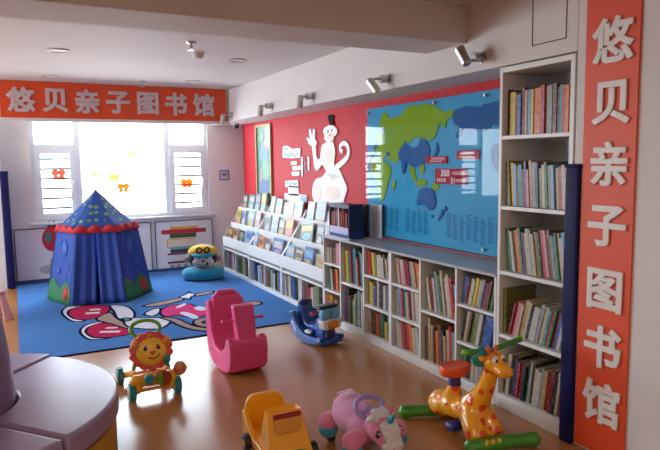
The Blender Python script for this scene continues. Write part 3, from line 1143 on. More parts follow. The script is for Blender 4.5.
fp = thing('framed_picture', 'tall narrow framed green and blue picture on the red wall', 'picture', (0, 0, 0))
fr = MB()
fr.box(XW - .03, XW, 7.57, 7.61, 1.0, 2.12).box(XW - .03, XW, 8.10, 8.14, 1.0, 2.12).box(XW - .03, XW, 7.61, 8.10, 2.08, 2.12).box(XW - .03, XW, 7.61, 8.10, 1.0, 1.04)
fr.build('frame', mat('gilt_frame', '#a58b55', .4), fp, bevel=.004)
pm = [mat('pict_green', '#3d9a7a', .4, vary=.15, scale=3), mat('pict_blue', '#7fa9c4', .4), mat('pict_pink', '#c890a0', .4), mat('pict_leaf', '#7fbf9a', .4), mat('pict_deep', '#4a6fae', .4)]
ar = MB()
ar.box(XW - .012, XW - .001, 7.61, 8.10, 1.04, 2.08, 0)
blob = lambda cy, cz, ry, rz, n=14, w=.0: [(cy + ry * cos(2 * pi * k / n) * (1 + w * sin(3 * k)), cz + rz * sin(2 * pi * k / n) * (1 + w * cos(2 * k))) for k in range(n)]
for cy, cz, ry, rz, m in ((7.85, 1.72, .15, .17, 1), (7.80, 1.5, .14, .15, 3), (7.93, 1.40, .10, .12, 2), (7.86, 1.25, .17, .12, 4), (7.75, 1.85, .10, .08, 2), (7.95, 1.95, .09, .06, 3), (7.8, 1.12, .14, .06, 1)):
    WP(ar, blob(cy, cz, ry, rz, 16, .15), .010, .0135 + .0004 * m, m)
ar.build('picture_print', pm, fp)
MB().box(XW - .019, XW - .017, 7.61, 8.10, 1.04, 2.08).build('glazing', glass_mat('picture_glass', (1, 1, 1), .02), fp)

W1 = mat('cutout_white', '#e3dedb', .45)
W2 = mat('cutout_cream', '#d8c3b0', .45)
W3 = mat('cutout_grey', '#b9b3b2', .45)
W4 = mat('cutout_dark', '#2c0c12', .7, spec=.1)
mk = thing('monkey_cutout', 'white cartoon monkey cut-out with curled tail waving on the red wall', 'wall decoration', (0, 0, 0))
a = MB()
WP(a, round_poly([(6.02, 1.966), (5.913, 1.994), (5.788, 1.982), (5.707, 1.936), (5.713, 1.885), (5.792, 1.862), (5.793, 1.823), (5.948, 1.815), (6.024, 1.845), (6.005, 1.884), (6.045, 1.927)], .05), .001, .016)
hd = a.build('head', W1, mk)
a = MB()
WP(a, spline([(5.867, 1.992), (5.912, 2.052), (5.922, 2.095), (5.852, 2.105), (5.786, 2.083), (5.809, 2.046), (5.777, 1.992)], 4, True), .001, .014)
a.build('hair_tuft', W4, mk)
a = MB()
WP(a, round_poly([(6.458, 1.861), (6.477, 1.891), (6.425, 1.874), (6.379, 1.858), (6.408, 1.973), (6.355, 1.978), (6.32, 1.884), (6.291, 1.975), (6.24, 1.969), (6.257, 1.854), (6.202, 1.824), (6.209, 1.783), (6.299, 1.766), (6.414, 1.803)], .02), .001, .016)
a.build('hand', W1, mk)
a = MB()
WP(a, round_poly([(6.336, 1.787), (6.234, 1.784), (6.227, 1.644), (6.134, 1.616), (6.086, 1.779), (5.948, 1.821), (5.804, 1.81), (5.762, 1.704), (5.8, 1.573), (5.77, 1.45), (5.95, 1.46), (6.074, 1.574), (6.201, 1.491), (6.276, 1.513), (6.314, 1.688)], .04), .001, .014)
b_ = a.build('body', W1, mk)
c2 = MB()
WP(c2, blob(5.92, 1.66, .09, .10), .0135, .016, 0)
c2.build('belly_patch', W2, b_)
c3 = MB()
WP(c3, blob(5.86, 1.865, .085, .035), .0155, .0175, 0)
WP(c3, blob(5.92, 1.925, .016, .018, 10), .0155, .018, 1)
WP(c3, blob(5.83, 1.93, .016, .018, 10), .0155, .018, 1)
WP(c3, blob(5.87, 1.885, .02, .01, 10), .0172, .0185, 1)
c3.build('face_print', [W2, mat('cutout_brown', '#8a6a60', .6)], hd)
a = MB()
tl = spline([(5.60, 1.70), (5.648, 1.715), (5.65, 1.76), (5.576, 1.785), (5.508, 1.765), (5.478, 1.714), (5.49, 1.655), (5.564, 1.605), (5.7, 1.55), (5.80, 1.505)], 5)
lft, rgt = [], []
for i, q_ in enumerate(tl):
    d = Vector(tl[min(i + 1, len(tl) - 1)]) - Vector(tl[max(i - 1, 0)])
    nn = Vector((-d.y, d.x)).normalized() * (.020 + .014 * i / len(tl))
    lft.append(tuple(Vector(q_) + nn))
    rgt.append(tuple(Vector(q_) - nn))
n_ = len(tl)
vs = [(XW - dd, y, z) for dd in (.001, .013) for y, z in lft + rgt]
fs = []
for i in range(n_ - 1):
    for o_ in (0, 2 * n_):
        fs.append((o_ + i, o_ + i + 1, o_ + n_ + i + 1, o_ + n_ + i))
    for k_ in (0, n_):
        fs.append((k_ + i, k_ + i + 1, 2 * n_ + k_ + i + 1, 2 * n_ + k_ + i))
for i in (0, n_ - 1):
    fs.append((i, n_ + i, 3 * n_ + i, 2 * n_ + i))
a.add(vs, fs)
a.build('tail', W1, mk)
a = MB()
WP(a, round_poly([(6.314, 1.348), (6.235, 1.407), (6.079, 1.423), (5.987, 1.493), (5.87, 1.507), (5.8, 1.573), (5.673, 1.516), (5.595, 1.418), (5.502, 1.318), (5.573, 1.212), (5.601, 1.146), (5.939, 1.113), (6.214, 1.103), (6.341, 1.162), (6.356, 1.261)], .05), .001, .012)
dr = a.build('drum_seat', W1, mk)
c2 = MB()
WP(c2, blob(6.203, 1.245, .09, .10), .0118, .0145, 0)
WP(c2, blob(5.84, 1.25, .17, .08, 16, .1), .0118, .014, 1)
WP(c2, [(5.987, 1.479), (5.675, 1.443), (5.844, 1.387)], .0118, .01455, 2)
c2.build('painted_print', [W2, W2, W3], dr)

SB = mat('sign_blue', '#6f9fc4', .45)
SP = mat('sign_purple', '#8a4468', .45)


def cutsign(label, polys, extra, n):
    t = thing('letter_cutout', label, 'wall sign', (0, 0, 0), 0, 'white cut-out wall words')
    for p in polys:
        a = MB()
        WP(a, round_poly(p, .02), .001, .012)
        o = a.build('plate', W1, t)
    e = MB()
    for p, m in extra:
        WP(e, p, .0118, .0145, m)
    e.build('painted_print', [SB, SP, W3], t)


wave = lambda y0, y1, z, h: [(y0 + (y1 - y0) * k / 10, z + h * sin(k * 1.5)) for k in range(11)] + [(y1 - (y1 - y0) * k / 10, z - .03 + h * sin((10 - k) * 1.5)) for k in range(11)]
cutsign('upper white and blue word cut-out left of the cartoon monkey', [[(7.197, 1.796), (7.056, 1.808), (6.907, 1.758), (6.654, 1.767), (6.666, 1.649), (6.95, 1.644), (7.205, 1.656)]],
        [(wave(7.17, 6.69, 1.70, .018), 0), (wave(7.17, 7.02, 1.78, .01), 0)], 0)
cutsign('small middle cluster of pale word strips beside the cartoon monkey arm', [[(6.952, 1.60), (6.77, 1.61), (6.77, 1.565), (6.952, 1.56)], [(6.90, 1.545), (6.65, 1.55), (6.65, 1.50), (6.90, 1.495)], [(6.93, 1.475), (6.70, 1.48), (6.70, 1.43), (6.93, 1.425)], [(6.64, 1.66), (6.60, 1.66), (6.60, 1.42), (6.64, 1.42)], [(6.46, 1.66), (6.42, 1.66), (6.42, 1.49), (6.46, 1.49)]],
        [(blob(6.55 - .03 * (k % 2), 1.62 - k * .045, .03, .02, 6), 1) for k in range(4)], 0)
cutsign('lower white word cut-out with blue foot just above the book displays', [[(7.142, 1.358), (6.742, 1.373), (6.735, 1.28), (7.146, 1.28)], [(7.045, 1.30), (6.74, 1.30), (6.72, 1.18), (7.045, 1.18)], [(7.173, 1.20), (6.492, 1.204), (6.509, 1.104), (7.173, 1.08)]],
        [([(6.67, 1.195), (6.50, 1.195), (6.515, 1.112), (6.67, 1.11)], 0), (wave(7.12, 6.76, 1.345, .008), 0)], 0)
# white ledge strip along the foot of the red wall behind the displays
struct(MB().box(XW - .012, XW, 5.33, 7.5, 1.005, 1.03).build('trim_2', WHITE))

# ------------------------------------------------------------------ world map board
mp_ = thing('map_board', 'big glossy blue world map board with green land on the wall', 'map', (0, 0, 0))
BX = XW - .022
MB().box(BX, XW - .001, 2.90, 5.075, .89, 2.095).build('backing_board', mat('map_blue', '#3f9fcb', .6, spec=.05), mp_, bevel=.003)
GRN, MBL, MRED = mat('map_green', '#7fa51e', .6, spec=.05), mat('map_deep_blue', '#0f5a9c', .6, spec=.05), mat('map_label_red', '#b0193f', .6, spec=.05)


def land(polys, m, name, d=.006):
    a = MB()
    for p in polys:
        a.prism(spline(p, 2, True), BX - d, BX - .0005, 0, axes='yz')
    return a.build(name, m, mp_)


asia = [(4.84, 1.96), (4.77, 2.05), (4.70, 2.0), (4.65, 1.98), (4.57, 1.99), (4.50, 2.0), (4.44, 2.04), (4.34, 2.075), (4.25, 2.06), (4.15, 2.07), (4.0, 2.03), (3.89, 1.98), (3.79, 1.99), (3.73, 1.96), (3.8, 1.93), (3.86, 1.91), (3.87, 1.85), (3.91, 1.87), (3.94, 1.9), (3.98, 1.83), (4.0, 1.79), (4.07, 1.76), (4.12, 1.77), (4.18, 1.73), (4.24, 1.8), (4.38, 1.75), (4.43, 1.77), (4.46, 1.69), (4.54, 1.6), (4.6, 1.58), (4.67, 1.6), (4.75, 1.64), (4.80, 1.60), (4.86, 1.62), (4.93, 1.68), (4.97, 1.75), (4.92, 1.84)]
africa = [(4.99, 1.62), (4.90, 1.63), (4.72, 1.58), (4.65, 1.51), (4.69, 1.42), (4.74, 1.31), (4.79, 1.23), (4.86, 1.24), (4.88, 1.4), (4.99, 1.49)]
seasia = [[(4.36, 1.56), (4.29, 1.55), (4.28, 1.47), (4.25, 1.41), (4.31, 1.43), (4.36, 1.5)], [(4.24, 1.44), (4.12, 1.43), (4.14, 1.38), (4.26, 1.38)], [(4.21, 1.57), (4.15, 1.56), (4.16, 1.48), (4.21, 1.49)], [(4.05, 1.40), (3.96, 1.40), (3.95, 1.36), (4.04, 1.35)], [(4.62, 1.40), (4.58, 1.42), (4.60, 1.33), (4.64, 1.34)]]
land([asia, africa] + seasia, GRN, 'green_landmass', .008)
china = [(4.44, 1.75), (4.35, 1.71), (4.24, 1.72), (4.19, 1.79), (4.11, 1.75), (4.07, 1.67), (4.12, 1.6), (4.21, 1.55), (4.31, 1.54), (4.4, 1.58), (4.43, 1.5), (4.47, 1.49), (4.49, 1.6), (4.54, 1.65)]
japan = [(3.98, 1.74), (3.95, 1.68), (4.0, 1.62), (4.04, 1.60), (4.0, 1.66)]
aus = [(4.22, 1.34), (4.12, 1.37), (4.08, 1.345), (4.05, 1.375), (3.99, 1.29), (4.0, 1.21), (4.07, 1.18), (4.16, 1.23), (4.25, 1.21)]
nz = [[(3.91, 1.20), (3.88, 1.17), (3.93, 1.12), (3.96, 1.10)], [(4.06, 1.14), (4.02, 1.14), (4.03, 1.12)], [(3.86, 1.23), (3.84, 1.2), (3.88, 1.18)]]
na = [(3.78, 1.96), (3.70, 1.99), (3.59, 2.0), (3.45, 1.98), (3.44, 2.0), (3.37, 2.0), (3.20, 2.02), (2.95, 2.01), (2.95, 1.75), (3.2, 1.78), (3.27, 1.83), (3.34, 1.85), (3.4, 1.81), (3.57, 1.82), (3.64, 1.83), (3.70, 1.77), (3.74, 1.78), (3.70, 1.85), (3.76, 1.88)]
sam = [(3.34, 1.67), (3.27, 1.72), (3.1, 1.70), (3.0, 1.55), (3.2, 1.36), (3.26, 1.49), (3.33, 1.57)]
land([china, japan, aus, na, sam] + nz, MBL, 'blue_landmass', .011)
euro = [[(4.80, 1.92), (4.75, 1.88), (4.79, 1.85), (4.83, 1.88)], [(4.72, 1.68), (4.66, 1.66), (4.72, 1.64)], [(4.92, 1.80), (4.88, 1.74), (4.94, 1.70)], [(5.02, 1.66), (4.98, 1.66), (4.99, 1.58), (5.03, 1.6)]]
land(euro, MBL, 'inland_sea', .0125)


def maplabel(y0, y1, z0, z1, lines):
    a = MB()
    a.prism(round_poly([(y0, z0), (y1, z0), (y1, z1), (y0, z1)], .012), BX - .0155, BX - .0005, 0, axes='yz')
    o = a.build('red_label', MRED, mp_)
    M0 = Matrix.Rotation(rad(-90), 4, 'Z') @ Matrix.Rotation(rad(90), 4, 'X')
    for (txt, y, z, sz) in lines:
        glyph(txt, sz, W1, 'lettering', o, T(BX - .0155, y, z) @ M0, .012, .0012)


maplabel(3.99, 3.60, 1.405, 1.53, [('300', 3.86, 1.494, .075), ('31', 3.765, 1.434, .065)])
maplabel(4.12, 3.84, 1.57, 1.63, [])
maplabel(3.72, 3.47, 1.60, 1.67, [])
sm_ = MB()
R = random.Random(3)
for (y, n, z, s_) in ((3.765, 5, 1.494, .026), (3.965, 4, 1.437, .026), (3.725, 4, 1.437, .024), (4.04, 8, 1.61, .018), (4.06, 9, 1.588, .014), (3.68, 7, 1.645, .018), (3.69, 8, 1.62, .014)):
    for k in range(n):
        yy = y - k * (s_ + .004)
        if k % 2:
            sm_.box(BX - .0165, BX - .015, yy - s_ * .8, yy, z - s_ / 2, z - s_ * .15)
            sm_.box(BX - .0165, BX - .015, yy - s_ * .8, yy, z + s_ * .15, z + s_ / 2)
        else:
            sm_.box(BX - .0165, BX - .015, yy - s_ * .5, yy - s_ * .3, z - s_ / 2, z + s_ / 2)
            sm_.box(BX - .0165, BX - .015, yy - s_ * .8, yy, z - .003, z + .004)
sm_.build('small_lettering', W1, mp_)
tx = MB()
for (a0, a1, n) in ((4.78, 4.08, 8), (3.86, 3.06, 10)):
    for k in range(n):
        y = a0 + (a1 - a0) * (k + .1) / n
        if n == 8 and k in (3,):
            continue
        top = 1.175 - .01 * (k % 3)
        for i in range(14):
            w = .03 + .035 * R.random()
            tx.box(BX - .003, BX - .0003, y - w, y, top - i * .0145 - .006, top - i * .0145)
tx.build('printed_text', mat('map_print', '#1a5f98', .6, spec=.05), mp_)
MB().box(BX - .026, BX - .022, 2.90, 5.075, .89, 2.095).build('glass_sheet', glass_mat('map_glass', (.97, .99, 1), .012), mp_)
for y, z in ((5.03, 2.05), (4.0, 2.062), (3.4, 2.06), (5.03, .93), (3.4, .93)):
    MB().cyl((BX - .034, y, z), (BX, y, z), .011, n=14).build('standoff_screw', CHROME, mp_)
MB().box(XW - .05, XW - .001, 2.90, 5.075, .868, .89).build('bottom_rail', mat('map_rail', '#6e2f3f', .5), mp_)
RUG = {
    'red_a': [(0.412, 6.94), (0.459, 7.169), (0.559, 7.255), (0.733, 7.196), (0.876, 7.055), (0.817, 6.774), (0.714, 6.591), (0.565, 6.563), (0.45, 6.677)],
    'rim_a': [(0.375, 6.987), (0.435, 7.264), (0.569, 7.362), (0.691, 7.305), (0.576, 7.207), (0.465, 7.113), (0.429, 6.905), (0.468, 6.666), (0.56, 6.52), (0.441, 6.568)],
    'red_b': [(0.515, 6.063), (0.558, 6.219), (0.643, 6.317), (0.736, 6.306), (0.828, 6.144), (0.918, 5.886), (0.872, 5.777), (0.717, 5.755), (0.571, 5.84)],
    'rim_b': [(0.477, 6.125), (0.54, 6.313), (0.651, 6.391), (0.725, 6.365), (0.621, 6.287), (0.552, 6.202), (0.522, 6.04), (0.569, 5.823), (0.697, 5.73), (0.545, 5.764), (0.491, 5.905)],
    'bar_a1': [(0.661, 7.022), (0.771, 6.983), (0.753, 6.915), (0.644, 6.954)],
    'bar_a2': [(0.605, 6.875), (0.742, 6.829), (0.723, 6.755), (0.589, 6.81)],
    'bar_b1': [(0.723, 6.134), (0.82, 6.094), (0.804, 6.046), (0.699, 6.091)],
    'bar_b2': [(0.654, 6.021), (0.825, 5.941), (0.798, 5.882), (0.63, 5.972)],
    'leaf': [(0.879, 7.081), (0.998, 7.01), (1.057, 6.839), (1.061, 6.58), (1.009, 6.37), (0.914, 6.334), (0.867, 6.477), (0.878, 6.764)],
    'tan_a': [(0.667, 6.526), (0.833, 6.74), (0.861, 6.435), (0.921, 6.132), (0.888, 5.984), (0.784, 6.234)],
    'white_b': [(0.908, 6.293), (1.018, 6.364), (1.254, 6.225), (1.331, 6.066), (1.202, 5.841), (1.08, 5.851), (0.914, 6.031)],
    'pink': [(1.338, 6.567), (1.471, 6.727), (1.644, 6.696), (1.7, 6.646), (1.727, 6.413), (1.802, 6.214), (1.674, 6.071), (1.536, 6.105), (1.442, 6.232), (1.322, 6.255), (1.299, 6.389)],
    'cuff': [(1.141, 6.482), (1.256, 6.641), (1.343, 6.642), (1.29, 6.443), (1.199, 6.352)],
    'collar': [(1.682, 6.493), (1.755, 6.514), (1.791, 6.402), (1.74, 6.302), (1.68, 6.363)],
    'sash': [(1.513, 6.62), (1.633, 6.742), (1.64, 6.681), (1.521, 6.562)],
    'sash2': [(1.481, 6.306), (1.553, 6.337), (1.613, 6.083), (1.556, 6.024)],
    'arm_a': [(1.216, 6.88), (1.436, 6.974), (1.662, 7.047), (1.667, 6.924), (1.443, 6.799), (1.262, 6.781)],
    'hand': [(1.659, 7.08), (1.776, 7.212), (1.849, 7.353), (1.841, 7.225), (1.897, 7.158), (1.79, 7.032), (1.745, 6.907), (1.72, 6.994)],
    'arm_b': [(1.886, 7.165), (2.092, 7.226), (2.086, 7.122), (1.867, 7.048)],
    'head': [(1.902, 6.666), (1.975, 6.751), (2.052, 6.692), (2.099, 6.577), (2.163, 6.481), (2.162, 6.342), (2.062, 6.187), (1.94, 6.158), (1.86, 6.334)],
    'spot1': [(1.937, 6.588), (1.982, 6.618), (1.979, 6.534), (1.935, 6.505)],
    'spot2': [(2.029, 6.619), (2.069, 6.595), (2.036, 6.529), (2.006, 6.546)],
    'ear': [(2.158, 6.399), (2.318, 6.445), (2.408, 6.362), (2.383, 6.265), (2.262, 6.228), (2.146, 6.297)],
    'leg_a': [(1.259, 6.246), (1.394, 6.119), (1.444, 5.91), (1.492, 5.712), (1.602, 5.545), (1.569, 5.466), (1.442, 5.599), (1.36, 5.811), (1.317, 6.051)],
    'leg_b': [(1.5, 5.855), (1.572, 5.969), (1.687, 5.969), (1.729, 5.899), (1.697, 5.827), (1.626, 5.869), (1.587, 5.804), (1.644, 5.685), (1.631, 5.609), (1.526, 5.692)],
    'patch': [(0.906, 6.408), (0.973, 6.391), (0.977, 6.297), (0.916, 6.279)],
}
# ------------------------------------------------------------------ the blue rug
def rug_mat(name, col):
    return mat(name, col, 1.0, vary=.09, scale=26, bump=.35, bscale=220, spec=.0)


rg = MB()
rg.box(-.045, 2.692, 5.405, 8.965, 0, .010, 0)
rg.box(-.047, 2.694, 5.385, 5.407, 0, .0085, 1)
RC = {'red_a': 2, 'red_b': 2, 'pink': 3, 'rim_a': 4, 'rim_b': 4, 'leaf': 4, 'white_b': 4, 'cuff': 4, 'collar': 4, 'sash': 4, 'sash2': 4, 'hand': 4, 'bar_a1': 4, 'bar_a2': 4,
      'bar_b1': 4, 'bar_b2': 4, 'tan_a': 5, 'arm_a': 5, 'arm_b': 5, 'leg_a': 5, 'leg_b': 5, 'ear': 5, 'head': 6, 'spot1': 1, 'spot2': 1, 'patch': 7}
ZR = .0105
for i, (k, poly) in enumerate(RUG.items()):
    sp = spline(poly, 4, True) if k not in ('bar_a1', 'bar_a2', 'bar_b1', 'bar_b2') else poly
    zt = ZR + .0006 + .00012 * i
    rg.prism(sp, .0098, zt, RC[k])
    if k[:3] not in ('bar', 'spo', 'col', 'sas'):
        nP = len(sp)
        for j in range(nP):
            p, q_ = Vector(sp[j]), Vector(sp[(j + 1) % nP])
            d = q_ - p
            if d.length < 1e-5:
                continue
            nn = Vector((-d.y, d.x)).normalized() * .013
            e = d.normalized() * .006
            rg.prism([tuple(p + nn - e), tuple(q_ + nn + e), tuple(q_ - nn + e), tuple(p - nn - e)], .0098, zt + .00005, 1)
ro = rg.build('rug', [rug_mat('rug_blue', '#4f7ab4'), rug_mat('rug_navy_line', '#1b2143'), rug_mat('rug_red', '#b32e52'), rug_mat('rug_pink', '#c84578'),
                      rug_mat('rug_white', '#cfd0da'), rug_mat('rug_tan', '#a58f86'), rug_mat('rug_grey', '#a9b0b8'), rug_mat('rug_green', '#4f8a80')])
tag(ro, 'large blue rug with a pink and white cartoon figure under the tent', 'rug')
# ------------------------------------------------------------------ materials of toys
def spotted(name, base, spot, scale=14., thr=.25, rough=.25, rand=.8, coat=.4, sub=None):
    m = bpy.data.materials.new(name)
    m.use_nodes = True
    nt = m.node_tree
    b = nt.nodes['Principled BSDF']
    b.inputs['Roughness'].default_value = rough
    b.inputs['Coat Weight'].default_value = coat
    tc = nt.nodes.new('ShaderNodeTexCoord')
    v = nt.nodes.new('ShaderNodeTexVoronoi')
    v.inputs['Scale'].default_value = scale
    v.inputs['Randomness'].default_value = rand
    r = nt.nodes.new('ShaderNodeValToRGB')
    r.color_ramp.interpolation = 'CONSTANT'
    r.color_ramp.elements[0].color = (*lin(spot), 1)
    r.color_ramp.elements[1].position = thr
    r.color_ramp.elements[1].color = (*lin(base), 1)
    nt.links.new(tc.outputs['Object'], v.inputs['Vector'])
    nt.links.new(v.outputs['Distance'], r.inputs[0])
    nt.links.new(r.outputs[0], b.inputs['Base Color'])
    return m


def cloth(name, col, trans=.3, spots=None, scale=9, thr=.28, rand=.35):
    """Thin nylon: diffuse with some light coming through."""
    m = bpy.data.materials.new(name)
    m.use_nodes = True
    nt = m.node_tree
    b = nt.nodes['Principled BSDF']
    o = nt.nodes['Material Output']
    b.inputs['Roughness'].default_value = .6
    b.inputs['Base Color'].default_value = (*lin(col), 1)
    t = nt.nodes.new('ShaderNodeBsdfTranslucent')
    t.inputs[0].default_value = (*lin(col), 1)
    mx = nt.nodes.new('ShaderNodeMixShader')
    mx.inputs[0].default_value = trans
    nt.links.new(b.outputs[0], mx.inputs[1])
    nt.links.new(t.outputs[0], mx.inputs[2])
    nt.links.new(mx.outputs[0], o.inputs[0])
    tc = nt.nodes.new('ShaderNodeTexCoord')
    n = nt.nodes.new('ShaderNodeTexNoise')
    n.inputs['Scale'].default_value = 7
    bp = nt.nodes.new('ShaderNodeBump')
    bp.inputs['Strength'].default_value = .25
    bp.inputs['Distance'].default_value = .03
    nt.links.new(tc.outputs['Object'], n.inputs['Vector'])
    nt.links.new(n.outputs['Fac'], bp.inputs['Height'])
    nt.links.new(bp.outputs[0], b.inputs['Normal'])
    if spots:
        v = nt.nodes.new('ShaderNodeTexVoronoi')
        v.inputs['Scale'].default_value = scale
        v.inputs['Randomness'].default_value = rand
        r = nt.nodes.new('ShaderNodeValToRGB')
        r.color_ramp.interpolation = 'CONSTANT'
        r.color_ramp.elements[0].color = (*lin(spots), 1)
        r.color_ramp.elements[1].position = thr
        r.color_ramp.elements[1].color = (*lin(col), 1)
        nt.links.new(tc.outputs['Object'], v.inputs['Vector'])
        nt.links.new(v.outputs['Distance'], r.inputs[0])
        nt.links.new(r.outputs[0], b.inputs['Base Color'])
        nt.links.new(r.outputs[0], t.inputs[0])
    return m


def plastic(name, col, rough=.3, coat=.3):
    return mat(name, col, rough, coat=coat)


BLACK = plastic('black_plastic', '#151517', .4, .1)
EYEW = plastic('eye_white', '#e8e6df', .2)

# ------------------------------------------------------------------ play tent
tent = thing('play_tent', 'blue hexagonal play tent with dotted pointed roof on the rug', 'play tent', (.865, 7.72, .0125), rad(-10))
NYL = cloth('tent_nylon_blue', '#4066c4', .5)
ROOF = cloth('tent_roof_dots', '#4674c8', .5, '#9fcf8a', 12, .30, .45)
REDN = cloth('tent_red', '#d8323c', .35)
GRNN = cloth('tent_green', '#2f7a48', .3)
SKY = cloth('tent_sky', '#5d83d8', .5)
DRKN = cloth('tent_seam', '#1b2350', .05)
RB, RT, ZE, ZA = .60, .45, .83, 1.27
cor = [rad(-90 + 30 + 60 * k) for k in range(6)]      # corners; the door faces the room


def hexpt(k, f, z):
    """Point on side k (0 = front door side) at fraction f from its first to its second corner."""
    a0, a1 = cor[(k - 1) % 6], cor[k % 6]
    r = RB + (RT - RB) * (z / ZE)
    p0 = Vector((cos(a0), sin(a0), 0)) * r
    p1 = Vector((cos(a1), sin(a1), 0)) * r
    p = p0.lerp(p1, f)
    sag = .035 * sin(pi * f) * sin(pi * min(1, z / ZE))
    n = (p0 + p1).normalized()
    p = p - n * sag
    p.z = z
    return p


def sheet(pts, name, m, parent, thick=.004):
    """Grid of points to a cloth sheet with thickness."""
    a = MB()
    nr, nc = len(pts), len(pts[0])
    vs = [p for r_ in pts for p in r_]
    fs = [(i * nc + j, i * nc + j + 1, (i + 1) * nc + j + 1, (i + 1) * nc + j) for i in range(nr - 1) for j in range(nc - 1)]
    a.add(vs, fs)
    o = a.build(name, m, parent)
    md = o.modifiers.new('thickness', 'SOLIDIFY')
    md.thickness = thick
    md.offset = 0
    return o


for k in range(1, 6):
    g = [[hexpt(k, j / 8, ZE * i / 8) for j in range(9)] for i in range(9)]
    w = sheet(g, 'side_wall', NYL, tent)
    lo = [[hexpt(k, j / 8, ZE * (.0 + .26 * (1 + .25 * sin(j * 1.4)) * i / 4)) * 1.0 + Vector((0, 0, 0)) for j in range(9)] for i in range(5)]
    lo = [[p + Vector((p.x, p.y, 0)).normalized() * .007 for p in r_] for r_ in lo]
    sheet(lo, 'grass_print', GRNN, w, .002)
    if k in (1, 5):
        for (f0, z0, rr, mm) in ((.5, .62, .07, SKY), (.7, .42, .035, SKY), (.25, .70, .03, SKY), (.75, .12, .06, REDN), (.3, .36, .03, SKY), (.62, .30, .02, SKY)):
            cpts = [hexpt(k, max(.02, min(.98, f0 + rr * 1.9 * t_ * cos(a_))), z0 + rr * 1.3 * t_ * sin(a_)) for t_ in (0.02, 1) for a_ in [2 * pi * q_ / 14 for q_ in range(14)]]
            cpts = [p + Vector((p.x, p.y, 0)).normalized() * .010 for p in cpts]
            a = MB()
            a.add(cpts, [(i, (i + 1) % 14, 14 + (i + 1) % 14, 14 + i) for i in range(14)] + [tuple(range(14))])
            oo = a.build('bubble_print', mm, w)
            md = oo.modifiers.new('thickness', 'SOLIDIFY')
            md.thickness = .002
# two door flaps, drawn a little apart at the foot, with soft pleats
for sgn in (0, 1):
    g = []
    for i in range(13):
        z = .012 + (ZE - .012) * i / 12
        row_ = []
        for j in range(11):
            f = j / 10
            edge = .492 - .03 * (1 - i / 12) ** .9
            ff = f * edge if sgn == 0 else 1 - f * edge
            p = hexpt(0, ff, z)
            p = p + Vector((0, -1, 0)) * (.012 + .014 * sin(f * 14 + sgn) * (1 - .5 * i / 12))
            row_.append(p)
        g.append(row_)
    sheet(g, 'door_flap', NYL, tent)
for k in range(6):
    a = cor[k]
    MB().tube([(RB * cos(a), RB * sin(a), .005), (RT * cos(a), RT * sin(a), ZE)], .007, 8).build('corner_pole', DRKN, tent)
ro_ = MB()
nr = 10
rp = []
for i in range(nr + 1):
    t_ = i / nr
    r_ = (RT + .02) * (1 - t_) * (1 - .10 * sin(pi * t_)) + .004
    z = ZE + .01 + (ZA - ZE) * t_
    ring_ = []
    for k in range(6):
        a0, a1 = cor[k - 1], cor[k]
        p0, p1 = Vector((cos(a0) * r_, sin(a0) * r_, z)), Vector((cos(a1) * r_, sin(a1) * r_, z))
        for j in range(4):
            ring_.append(p0.lerp(p1, j / 4))
    rp.append(ring_ + [ring_[0]])
sheet(rp, 'roof', ROOF, tent)
MB().lathe([(.05, ZA - .045), (.012, ZA + .012), (.003, ZA + .02)], 12).build('tip_cap', mat('tip_dark', '#1d2733', .6), tent)
va = []
for k in range(6):
    a0, a1 = cor[k - 1], cor[k]
    r_ = RT + .035
    p0, p1 = Vector((cos(a0) * r_, sin(a0) * r_, 0)), Vector((cos(a1) * r_, sin(a1) * r_, 0))
    top, bot = [], []
    for j in range(33):
        p = p0.lerp(p1, j / 32)
        sc = abs(sin(pi * 3 * j / 32))
        top.append(p * .955 + Vector((0, 0, ZE + .025 + .045 * sc)))
        bot.append(p + Vector((0, 0, ZE - .020)))
    sheet([bot, top], 'valance_scallop', REDN, tent, .006)
MB().prism([(cos(a) * (RB - .01), sin(a) * (RB - .01)) for a in cor], .0, .004).build('ground_sheet', DRKN, tent)

# ------------------------------------------------------------------ plush monkey seat
TEAL = mat('plush_teal', '#1f93b0', .95, vary=.08, bump=.4, bscale=120, sheen=.5, spec=.1)
ps_ = thing('plush_seat', 'round teal plush seat with a goggled yellow-hatted monkey face', 'plush seat', (2.245, 8.09, .0125), rad(-14))
a = MB()
a.ring((0, 0, .078), .205, .078, 36, 14, sx=1.05, sy=.72)
a.ell((0, 0, .075), (.24, .17, .06))
a.fuse('ring_cushion', TEAL, ps_, .014, 8)
a = MB()
a.ell((0, .02, .25), (.205, .15, .135))
a.ell((0, .04, .18), (.13, .11, .08))
hd = a.fuse('head', mat('plush_black', '#1a1a1e', .95, bump=.3, bscale=150, sheen=.4, spec=.1), ps_, .012, 6)
hd.location.z = .035
CRM = mat('plush_cream', '#c9bdb4', .95, bump=.3, bscale=150, sheen=.4, spec=.1)
a = MB()
a.ell((-.055, -.085, .268), (.07, .06, .055)).ell((.055, -.085, .268), (.07, .06, .055)).ell((0, -.095, .205), (.15, .075, .072)).ell((0, -.09, .235), (.11, .06, .06))
a.fuse('face', CRM, hd, .009, 6)
for sx in (-1, 1):
    MB().ell((sx * .212, .0, .235), (.035, .025, .042)).build('ear', mat('plush_ear', '#a98b8c', .95), hd)
    MB().ell((sx * .05, -.147, .275), (.016, .008, .012)).build('eye', BLACK, hd)
MB().ell((.0, -.168, .232), (.02, .014, .014)).build('nose', BLACK, hd)
MB().tube(spline([(-.10, -.147, .20), (-.03, -.172, .180), (.04, -.172, .178), (.105, -.147, .20)], 5), .004, 6).build('mouth', BLACK, hd)
MB().ell((.05, -.168, .195), (.016, .010, .022)).build('cheek_patch', BLACK, hd)
a = MB()
a.ell((0, .025, .335), (.205, .165, .105))
a.ell((0, .0, .32), (.19, .14, .07))
